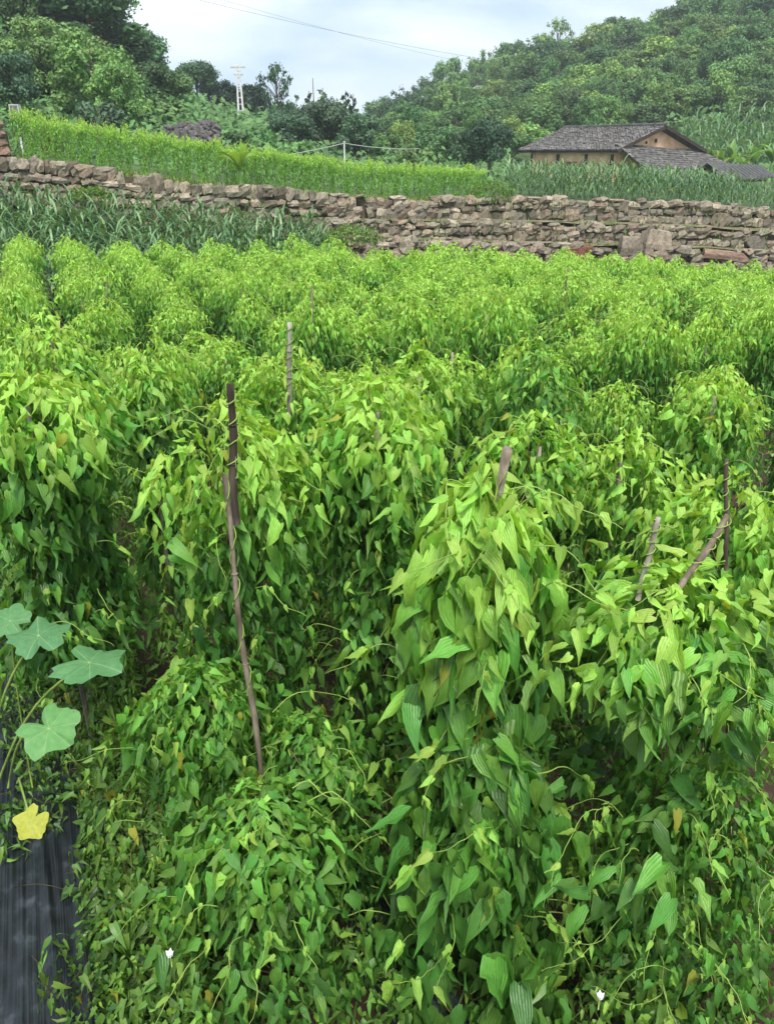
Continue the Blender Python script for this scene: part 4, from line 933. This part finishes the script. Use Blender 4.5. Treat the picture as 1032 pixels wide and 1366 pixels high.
# forest on the right hill
SK = np.array([-20, 150]); placed = []; kinds = [('round', DARK), ('round', MID), ('round', (.10, .20, .065)), ('loose', MID), ('round', LIGHT), ('draped', (.15, .29, .085))]
tries = 0; RL = {('round', DARK): 'dark round crowned tree in the forest on the right hill', ('round', MID): 'mid green tree in the forest on the right hill', ('round', (.10, .20, .065)): 'deep green tree in the forest on the right hill',
                 ('loose', MID): 'ragged open crowned tree in the forest on the right hill', ('round', LIGHT): 'light green tree in the forest on the right hill', ('draped', (.15, .29, .085)): 'creeper draped spreading tree in the forest on the right hill'}
while len(placed) < 185 and tries < 9000:
    tries += 1; xi = rg.uniform(505, 1085); t = rg.uniform(.04, 1.02)
    D = np.interp(xi, RX, RD); Yb = np.interp(xi, [560, 700, 800, 1100], [40, 48, 60, 60]); Y = Yb + (D - Yb) * t; X = (xi - 516) / FPX * Y * cp; z = float(terr(X, Y))
    zc = Y * cp - (z - 3) * (-sp) * -1; yc = (3 - z) * cp - Y * sp; ypx = 683 + FPX * yc / (Y * cp + (3 - z) * sp)
    if any(abs(xi - a_) < 15 and abs(ypx - b_) < 11 for a_, b_ in placed): continue
    if 700 < xi < 1000 and ypx > 196: continue
    if xi > 890 and ypx > 172: continue
    placed.append((xi, ypx)); st, co = kinds[rg.choice(6, p=[.2, .24, .2, .12, .12, .12])]; pxm = FPX / (Y * cp)
    h = rg.uniform(38, 66) / pxm; wd = rg.uniform(40, 66) / pxm
    tree(X, Y, z - .3, h, wd, st, co, RL[(st, co)], 'forest trees on the right hill')
print('forest', len(placed), tries)
# left hill interior trees
for i in range(26):
    xi = rg.uniform(-60, 230); t = rg.uniform(.15, 1.0); D = np.interp(xi, RX, RD); Y = 27 + (D - 27) * t; X = (xi - 516) / FPX * Y * cp; pxm = FPX / (Y * cp)
    tree(X, Y, float(terr(X, Y)) - .3, rg.uniform(45, 75) / pxm, rg.uniform(50, 80) / pxm, 'round', [DARK, MID, (.10, .2, .07)][i % 3], 'green tree packed in the slope forest of the left hill', 'slope trees on the left hill')
for i in range(34):
    xi = rg.uniform(300, 640); Y = rg.uniform(48, 110); X = (xi - 516) / FPX * Y * cp; pxm = FPX / (Y * cp)
    z = float(terr(X, Y)); tree(X, Y, z - .3, rg.uniform(26, 44) / pxm, rg.uniform(34, 60) / pxm, 'round' if i % 3 else 'shrub', [DARK, MID, (.12, .23, .08)][i % 3], 'small tree packed in the valley between the two hills', 'valley trees between the hills')
# scrub covering the slopes
n = 60000; xi = rg.uniform(-150, 1200, n); t = rg.random(n) ** 1.2; D = np.interp(xi, RX, RD); Yb = np.interp(xi, [-300, 0, 300, 560, 640, 700, 1100], [24, 24, 24, 26, 28, 40, 47])
Y = Yb + (D - Yb) * t; X = (xi - 516) / FPX * Y * cp; Z = terr(X, Y) + rg.uniform(0, 1, n) ** 2 * .55 * (1 + nzf(X, Y, .8)) * (.6 + Y / 60)
S = .0040 * Y * rg.uniform(.5, 1.4, n)
nrm = rg.normal(0, .6, (n, 3)); nrm[:, 2] += 1; nrm[:, 1] -= .5; nrm /= np.linalg.norm(nrm, axis=1)[:, None]; a_ = np.cross(nrm, rg.normal(0, 1, (n, 3))); a_ /= np.linalg.norm(a_, axis=1)[:, None]; b_ = np.cross(nrm, a_)
kp = ~((xi > 680) & (xi < 1010) & (Y < 56)); X, Y, Z, S, a_, b_ = X[kp], Y[kp], Z[kp], S[kp], a_[kp], b_[kp]; n = len(X)
P = np.stack([X, Y, Z], -1); v = np.empty((n, 4, 3)); s_ = S[:, None]; v[:, 0] = P - a_ * s_; v[:, 1] = P + b_ * s_ * .6; v[:, 2] = P + a_ * s_; v[:, 3] = P - b_ * s_ * .6
at_ = np.zeros((n, 4, 3)); at_[..., 0] = np.clip(.55 + .3 * nzf(X, Y, .5) + rg.normal(0, .12, n), 0, 1)[:, None]; at_[..., 1] = rg.random(n)[:, None]
o = mobj('hillside_scrub', mesh_np('hillside_scrub', v.reshape(-1, 3), np.arange(n * 4).reshape(-1, 4), attr=at_.reshape(-1, 3), mats=[TREE]), kind='stuff', color=(.12, .24, .075, 1)); tag(o, 'low scrub and creepers covering the slopes between the trees', 'scrub')

# ------------------------------------------------------------------ banana and reed clumps, fern
BAN = leaf_mat('banana_leaf_green', [(0, (.06, .17, .05)), (.5, (.16, .32, .06)), (1, (.38, .52, .08))], trans=.35, vein_n=.5, rough=.4)
def banana(X, Y, z, h, label, group=None, n=7, tone=.6, sd=0, name='banana_plant', cat='banana plant'):
    rq = np.random.default_rng(sd); r = thing(name, (X, Y, z), label, cat, group)
    v, f = tube([[0, 0, 0], [.01, 0, h * .3], [0, 0, h * .5]], [.05 * h, .04 * h, .02 * h], 6); mobj('stalk', mesh_np('stalk', v, f, attr=np.tile([.4, .5, 0], (len(v), 1)), mats=[BAN]), r)
    for k in range(n):
        v, f = blade(h * rq.uniform(.5, .75), h * .17, k * 2.4 + rq.normal(0, .3), rq.uniform(.75, 1.45), rq.uniform(.4, 2.0), 6, h * .42)
        mobj('leaf', mesh_np('banana_leaf', v, f, uv=np.tile([[0, .5], [.5, .5], [1, .5]], (len(v) // 3, 1)), attr=np.zeros((len(v), 3)), mats=[BAN]), r, color=(float(np.clip(tone + rq.normal(0, .18), 0, 1)), rq.random(), 0, 1))
p = at(322, 262, 20.0); banana(p[0], p[1], p[2], 1.3, 'young banana plant with one lime leaf sprouting from the left stone wall', n=6, tone=.55, sd=2)
for i, (xi, y, Y, h) in enumerate([(945, 205, 50, 2.6), (975, 205, 49, 2.8), (1005, 212, 47, 2.9), (1028, 222, 44, 3.0), (1040, 200, 50, 3.0), (990, 225, 45, 2.2), (960, 215, 47, 2.2), (900, 205, 52, 2.0), (1022, 195, 53, 2.4)]):
    p = at(xi, y, Y); z = float(terr(p[0], Y)); banana(p[0], Y, z, h * .72, 'broad leaved yellow green banana plant on the slope behind the tin shed', 'banana plants behind the shed', n=8, tone=.42, sd=10 + i)
def clump(x, y, Y, h, n, label, mat, tone, w0, name='reed_clump', cat='reeds', ed=(1.0, 1.5)):
    p = at(x, y, Y); z = min(float(terr(p[0], Y)), p[2]); VV, FF, AA, q = [], [], [], 0
    for k in range(n):
        v, f = blade(h * rg.uniform(.6, 1.15), w0, rg.uniform(0, 6.3), rg.uniform(*ed), rg.uniform(.2, 1.4), 5); VV.append(v + rg.normal(0, .12, 3) * (1, 1, 0)); FF.append(f + q); q += len(v); AA.append(np.tile([np.clip(tone + rg.normal(0, .15), 0, 1), rg.random(), 0], (len(v), 1)))
    r = thing(name, (p[0], p[1], z), label, cat); mobj('blades', mesh_np('blades', np.vstack(VV), np.vstack(FF), attr=np.vstack(AA), mats=[mat]), r, 'stuff')
clump(66, 160, 23.2, 1.15, 150, 'tall pale reed clump fanning up above the left end of the vine curtain', GRASS, .7, .035)
clump(4, 212, 19.6, .75, 40, 'dark fern like clump beside the left end of the wall', CORN, .4, .05, name='fern_clump', cat='fern', ed=(.4, 1.2))

# ------------------------------------------------------------------ clay house
def slab(mb, a_, b_, c_, d_, th):
    """quad plate a b c d thickened downwards"""
    q = np.array([a_, b_, c_, d_], float); n = np.cross(q[1] - q[0], q[3] - q[0]); n /= np.linalg.norm(n); n *= np.sign(n[2]) or 1; v = np.vstack([q, q - n * th]); mb.add(v, [(0, 1, 2, 3), (7, 6, 5, 4), (0, 4, 5, 1), (1, 5, 6, 2), (2, 6, 7, 3), (3, 7, 4, 0)]); return n
def tiled_roof(root, a_, b_, c_, d_, nx, ny, seed, label=None):
    """a-b eave, d-c ridge; tiles overlap up the slope"""
    rq = np.random.default_rng(seed); mb = MB(); a_, b_, c_, d_ = [np.array(q, float) for q in (a_, b_, c_, d_)]; n = slab(mb, a_, b_, c_, d_, .09)
    roof = mobj('roof', mb.mesh('roof', [DKWOOD], False), root); tb = MB()
    for j in range(ny):
        for i in range(nx):
            u0, u1, v0, v1 = i / nx, (i + .92) / nx, j / ny, (j + 1.25) / ny; v1 = min(v1, 1)
            def Q(u, v_): return (a_ * (1 - u) + b_ * u) * (1 - v_) + (d_ * (1 - u) + c_ * u) * v_
            sag = n * (-.05 * math.sin(PI * (i + .5) / nx) * math.sin(PI * (j + .5) / ny) + rq.normal(0, .009)); k = n * (.05 + .02 * rq.random()); e_ = (Q(u1, v0) - Q(u0, v0)) * rq.normal(0, .12)
            p0, p1, p2, p3 = Q(u0, v0) + e_, Q(u1, v0) + e_, Q(u1, v1), Q(u0, v1); m0, m1 = (p0 + p1) / 2 + n * .045, (p2 + p3) / 2 + n * .045
            v = np.array([p0 + k, m0 + k, p1 + k, p2 + n * .02, m1 + n * .02, p3 + n * .02, p0 + n * .005, p1 + n * .005]) + sag
            tb.add(v, [(0, 1, 4, 5), (1, 2, 3, 4), (6, 7, 2, 0)])
    t = mobj('roof_tiles', tb.mesh('roof_tiles', [TILE], False), roof, 'stuff')
    return roof
def W(x, y, Y): return at(x, y, Y)
hb = 1.75
E0 = W(820, 200, 44.0); E0[2] = 3.15                       # near corner under the eave
yaw = R(47)                                              # gable wall runs right and back
g = np.array([math.cos(R(22)), math.sin(R(22)), 0]); l = np.array([-math.cos(R(40)), math.sin(R(40)), 0])   # along the gable, along the long wall
GW, LW, EH, RH = 4.9, 4.9, 3.22, 4.2
C = np.array([E0[0], E0[1], 0])
def HP(a_, b_, z): q = C + g * a_ + l * b_; return np.array([q[0], q[1], z])
house = thing('clay_house', (C[0], C[1], hb), 'old clay farmhouse with grey tiled roofs and a tan gable above the maize', 'house'); HO = np.array(house.location)
def loc(*p): return [q - HO for q in p]
mb = MB(); zlo = hb - .6
A0, A1, A2, A3 = [HP(*q) for q in ((0, 0, zlo), (GW, 0, zlo), (GW, LW, zlo), (0, LW, zlo))]; B0, B1, B2, B3 = [q + (0, 0, EH - zlo) for q in (A0, A1, A2, A3)]
ap0, ap1 = HP(GW / 2, 0, RH), HP(GW / 2, LW, RH)
v = np.array([A0, A1, A2, A3, B0, B1, B2, B3, ap0, ap1]) - HO
mid0, mid1 = (v[4] + v[5]) / 2, (v[6] + v[7]) / 2; v = np.vstack([v, mid0, mid1])
mobj('gable_wall', mesh_np('gable_wall', v[[0, 1, 5, 10, 4, 8]], [(0, 1, 2, 3), (0, 3, 4, 4)] and [(0, 1, 2, 3), (3, 2, 5, 5), (0, 3, 4, 0), (3, 5, 4, 3)][:1], mats=[CLAY], smooth=False), house, color=(1, 1, 1, 1)) if False else None
def poly(name, pts, mat, parent, th=.25, color=(1, 1, 1, 1)):
    me = bpy.data.meshes.new(name); pts = [Vector(p) for p in pts]; n = (pts[1] - pts[0]).cross(pts[2] - pts[0]).normalized() * th
    k = len(pts); vs = [tuple(p) for p in pts] + [tuple(p - n) for p in pts]
    me.from_pydata(vs, [], [tuple(range(k)), tuple(range(2 * k - 1, k - 1, -1))] + [(i, i + k, (i + 1) % k + k, (i + 1) % k) for i in range(k)]); me.materials.append(mat); return mobj(name, me, parent, color=color)
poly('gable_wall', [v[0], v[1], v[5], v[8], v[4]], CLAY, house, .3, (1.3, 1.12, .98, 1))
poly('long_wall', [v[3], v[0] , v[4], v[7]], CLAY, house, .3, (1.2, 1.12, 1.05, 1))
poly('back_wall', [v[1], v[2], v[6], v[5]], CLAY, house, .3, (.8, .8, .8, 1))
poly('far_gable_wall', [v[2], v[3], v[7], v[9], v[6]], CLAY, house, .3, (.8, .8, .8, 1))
ov, oe = .45, .38
sl = (RH - EH) / (GW / 2)
tiled_roof(house, *loc(HP(-oe, LW + ov, EH - oe * sl + .05), HP(-oe, -ov, EH - oe * sl + .05), HP(GW / 2, -ov, RH + .05), HP(GW / 2, LW + ov, RH + .05)), 40, 20, 1)
tiled_roof(house, *loc(HP(GW + oe, -ov, EH - oe * sl + .05), HP(GW + oe, LW + ov, EH - oe * sl + .05), HP(GW / 2, LW + ov, RH + .05), HP(GW / 2, -ov, RH + .05)), 40, 20, 2)
tiled_roof(house, *loc(HP(-.35, -2.9, 1.75), HP(GW + 1.3, -2.9, 1.7), HP(GW + .35, -.05, 3.12), HP(-.1, -.05, 3.42)), 34, 15, 3)['label'] = 'lower lean-to roof'
mb = MB()
for s in (0, 1):
    p0 = HP(-oe if s == 0 else GW + oe, -ov - .03, EH - oe * sl - .06); p1 = HP(GW / 2, -ov - .03, RH - .06); d = p1 - p0
    q = [p0 - HO, p1 - HO, p1 - HO + (0, 0, .16), p0 - HO + (0, 0, .16)]; poly('barge_board', q, DKWOOD, house, .04)
v_, f_ = tube(np.array([HP(GW / 2, -ov - .05, RH + .14), HP(GW / 2, LW + ov, RH + .10)]) - HO, .10, 6); mobj('ridge_cap', mesh_np('ridge_cap', v_, f_, mats=[TILE]), house)
# small openings
nG = np.cross(g, (0, 0, 1)); nG = nG / np.linalg.norm(nG); nG = nG * (1 if nG[1] < 0 else -1)
for a_, z, s in ((GW * .50, 3.60, .12), (GW * .38, 3.5, .08)):
    mb = MB(); mb.box(HP(a_, 0, z) + nG * .0 - HO, (s, .12, s * 1.5), rotz(R(22))); mobj('vent_hole', mb.mesh('vent_hole', [DKWOOD], False), house)
# timber posts and a door in the long wall
nL = np.cross(l, (0, 0, 1)); nL = nL * (1 if nL[1] < 0 else -1)
for b_ in (.1, 1.55, 3.2, 4.75):
    mb = MB(); mb.box(HP(0, b_, 2.1) + nL * .05 - HO, (.12, .12, 1.7), rotz(R(40))); mobj('timber_post', mb.mesh('timber_post', [DKWOOD], False), house)
mb = MB(); mb.box(HP(0, 2.5, 2.0) + nL * .03 - HO, (.85, .08, 1.2), rotz(-R(40))); mobj('plank_door', mb.mesh('plank_door', [STAKE], False), house, color=(.9, .6, .5, 1))
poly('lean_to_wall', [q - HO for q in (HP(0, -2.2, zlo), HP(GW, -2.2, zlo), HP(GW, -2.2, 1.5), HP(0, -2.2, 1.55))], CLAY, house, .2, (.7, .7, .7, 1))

# ------------------------------------------------------------------ tin roofed shed
S0 = W(943, 217, 36); S0x = S0[0]; SY = 36.0; sb = float(terr(S0x, SY))
shed = thing('tin_shed', (S0x, SY, sb), 'low open shed with a ribbed dark grey tin roof right of the clay house', 'shed'); SO = np.array(shed.location)
apx = W(943, 217, 36.0); apr = W(1013, 221, 38.5); efl = W(976, 240, 34.2); efr = W(1036, 236, 36.8); ebl = W(927, 228, 37.2); ebr = W(985, 226, 40)
mb = MB(); nn_ = slab(mb, efl - SO, efr - SO, apr - SO, apx - SO, .03); fr = mobj('roof_slope', mb.mesh('roof_slope', [METAL], False), shed, color=(1, 1, 1, 1))
for k in range(12):
    t = (k + .5) / 12; a_ = efl * (1 - t) + efr * t - SO; b_ = apx * (1 - t) + apr * t - SO; v_, f_ = tube([a_ + nn_ * .02, b_ + nn_ * .02], .045, 4); mobj('roof_rib', mesh_np('roof_rib', v_, f_, mats=[METAL], smooth=False), fr)
mb = MB(); slab(mb, ebl - SO, apx - SO, apr - SO, ebr - SO, .03); mobj('roof_slope', mb.mesh('roof_slope', [METAL], False), shed)
for p in (efl, ebl, efr, (apx * .96 + apr * .04)):
    q = p - SO; mb = MB(); v_, f_ = tube([[q[0], q[1] + .05, -.2], [q[0], q[1] + .05, q[2] - .04]], .06, 6); mobj('post', mesh_np('post', v_, f_, mats=[DKWOOD]), shed)
gp = [apx - SO + (0.1, .25, -.1), ebl - SO + (0.1, .25, -.05), np.array([ebl[0] - SO[0] + .1, ebl[1] - SO[1] + .25, -.2]), np.array([efl[0] - SO[0] - .1, efl[1] - SO[1] + .25, -.2]), efl - SO + (-.1, .25, -.1)]
poly('gable_shade_panel', gp, DKWOOD, shed, .04)  # dark panel across the open gable end, standing in for the shade inside

# ------------------------------------------------------------------ rubble heap on the left slope (grey tiles)
p0 = at(252, 186, 29)
hp = thing('rubble_heap', (p0[0], p0[1], p0[2] - .3), 'heap of dark grey slates on the slope above the vine curtain', 'rubble')
for k in range(130):
    a_ = rg.uniform(-1, 1); b_ = rg.random(); o = bpy.data.objects.new('slate', STONES[rg.integers(0, 14)]); o.parent = hp
    o.location = (a_ * 1.05 * (1 - .25 * b_), b_ * .8, .15 + b_ * .62 + .05 * rg.random()); o.scale = (rg.uniform(.15, .4), rg.uniform(.1, .3), rg.uniform(.08, .16)); o.rotation_euler = (rg.normal(.5, .3), rg.normal(0, .3), rg.uniform(0, 3)); c = rg.uniform(.18, .36); o.color = (c, c, c * 1.12, 1); COL.objects.link(o)

# ------------------------------------------------------------------ poles and wires
p = at(317, 86, 58); zb = float(terr(p[0], 58)); pole = thing('power_pole', (p[0], 58, zb), 'pale latticed concrete power pole with a crossarm above the left slope', 'power pole'); Hh = p[2] - zb
for s in (-1, 1): v_, f_ = tube([[s * .17, 0, 0], [s * .09, 0, Hh]], [.075, .05], 6); mobj('leg', mesh_np('leg', v_, f_, mats=[CONC]), pole)
for k in range(9): z = Hh * (k + .5) / 9.5; mb = MB(); mb.box((0, 0, z), (.30, .07, .07)); mobj('rung', mb.mesh('rung', [CONC], False), pole)
mb = MB(); mb.box((0, 0, Hh * .955), (.95, .08, .08)); mobj('crossarm', mb.mesh('crossarm', [CONC], False), pole)
mb = MB(); mb.box((0, 0, Hh * .84), (.6, .08, .08)); mobj('crossarm', mb.mesh('crossarm', [CONC], False), pole)
for s in (-.42, 0, .42): v_, f_ = tube([[s, 0, Hh * .96], [s, 0, Hh * 1.01]], .04, 6); mobj('insulator', mesh_np('insulator', v_, f_, mats=[CONC]), pole)
p = at(563, 128, 88); zb = float(terr(p[0], 88)); pl = thing('utility_pole', (p[0], 88, zb), 'white utility pole on the skyline at the foot of the right hill', 'utility pole'); Hh = p[2] - zb
v_, f_ = tube([[0, 0, 0], [0, 0, Hh]], [.16, .12], 6); mobj('pole_shaft', mesh_np('pole_shaft', v_, f_, mats=[CONC]), pl); mb = MB(); mb.box((0, 0, Hh * .94), (.9, .12, .12)); mobj('crossarm', mb.mesh('crossarm', [CONC], False), pl)
p = at(459, 190, 27); zb = float(terr(p[0], 27)); pt = thing('wire_post', (p[0], 27, zb), 'small white post holding a wire behind the vine curtain', 'post'); Hh = p[2] - zb
v_, f_ = tube([[0, 0, 0], [0, 0, Hh]], .022, 6); mobj('post_shaft', mesh_np('post_shaft', v_, f_, mats=[CONC]), pt); v_, f_ = tube([[0, 0, Hh], [0, 0, Hh + .03]], .035, 6); mobj('cap', mesh_np('cap', v_, f_, mats=[CONC]), pt)
p = at(417, 104, 48); zb = float(terr(p[0], 48)); mm = thing('bare_mast', (p[0], 48, zb), 'thin bare mast above the dark grove', 'mast'); v_, f_ = tube([[0, 0, 0], [.02, 0, (p[2] - zb) * .6], [0, 0, p[2] - zb]], [.05, .035, .02], 6); mobj('mast_shaft', mesh_np('mast_shaft', v_, f_, mats=[BARK]), mm)
def wire(pts, r, label, mat=WIRE, name='power_line'):
    P_ = np.array(pts); n = 40; t = np.linspace(0, len(P_) - 1, n); q = np.stack([np.interp(t, range(len(P_)), P_[:, k]) for k in range(3)], -1); fr_ = t % 1; q[:, 2] -= 4 * fr_ * (1 - fr_) * .012 * np.linalg.norm(P_[-1] - P_[0]) / (len(P_) - 1)
    v_, f_ = tube(q, r, 4); o = mobj(name, mesh_np(name, v_, f_, mats=[mat])); tag(o, label, 'wire'); return o
wire([at(150, -30, 60), at(640, 78, 70), at(1140, 150, 60)], .009, 'upper power line crossing the sky and the right hill')
wire([at(200, -30, 62), at(660, 92, 72), at(1140, 172, 62)], .007, 'lower power line crossing the sky and the right hill')
wire([at(340, 214, 26), at(392, 205, 26.5), at(459, 191, 27)], .010, 'pale wire running left from the small white post', CONC)
wire([at(459, 191, 27), at(520, 198, 28), at(560, 198, 30)], .010, 'pale wire running right from the small white post', CONC)
# grey cabinet at the far left
p = at(21, 148, 24); zb = float(terr(p[0], 24)); cb = thing('meter_box', (p[0], 24, zb), 'small pale grey box standing on a post at the far left above the vines', 'box'); hh_ = p[2] - zb
mb = MB(); mb.box((0, 0, hh_), (.26, .16, .32)); mobj('box_body', mb.mesh('box_body', [CONC], False), cb); mb = MB(); mb.box((0, -.085, hh_), (.20, .015, .26)); mobj('box_door', mb.mesh('box_door', [METAL], False), cb, color=(1, 1, 1, 1))
v_, f_ = tube([[0, 0, 0], [0, 0, hh_ - .15]], .03, 6); mobj('post', mesh_np('post', v_, f_, mats=[CONC]), cb)
# stone pillar at the left edge
p = at(-14, 158, 19.5); zt_ = p[2]; pr_ = thing('stone_pillar', (p[0], 19.3, zt_ - 2.2), 'rough stone pillar cut by the left edge of the picture', 'stone pillar')
mb = MB(); mb.box((0, .05, .9), (.6, .5, 2.1)); mobj('earth_core', mb.mesh('earth_core', [DARKEARTH], False), pr_)
for k in range(12):
    for s in (-.22, .2):
        o = bpy.data.objects.new('stone', STONES[rg.integers(0, 14)]); o.parent = pr_; o.location = (s + rg.normal(0, .03), -.16 + rg.normal(0, .02), .1 + k * .18); o.scale = (.46, .35, .19); o.rotation_euler = (0, rg.normal(0, .06), rg.normal(0, .1)); o.color = (.62, .45, .38, 1); COL.objects.link(o)
print('objects', len(bpy.data.objects), 'maize', NM[0])

# ------------------------------------------------------------------ thin summer haze
mb = MB(); mb.box((0, 0, 12.5), (860, 860, 55)); hz = mb.mesh('haze', [], False)
m, N, L, o = new_mat('haze_air'); vp = N.new('ShaderNodeVolumePrincipled'); vp.inputs['Density'].default_value = .0010; vp.inputs['Color'].default_value = (.86, .93, 1, 1); vp.inputs['Anisotropy'].default_value = .2
L.new(vp.outputs[0], o.inputs['Volume']); hz.materials.append(m); ho = mobj('haze', hz, kind='stuff')
SC.cycles.volume_bounces = 1
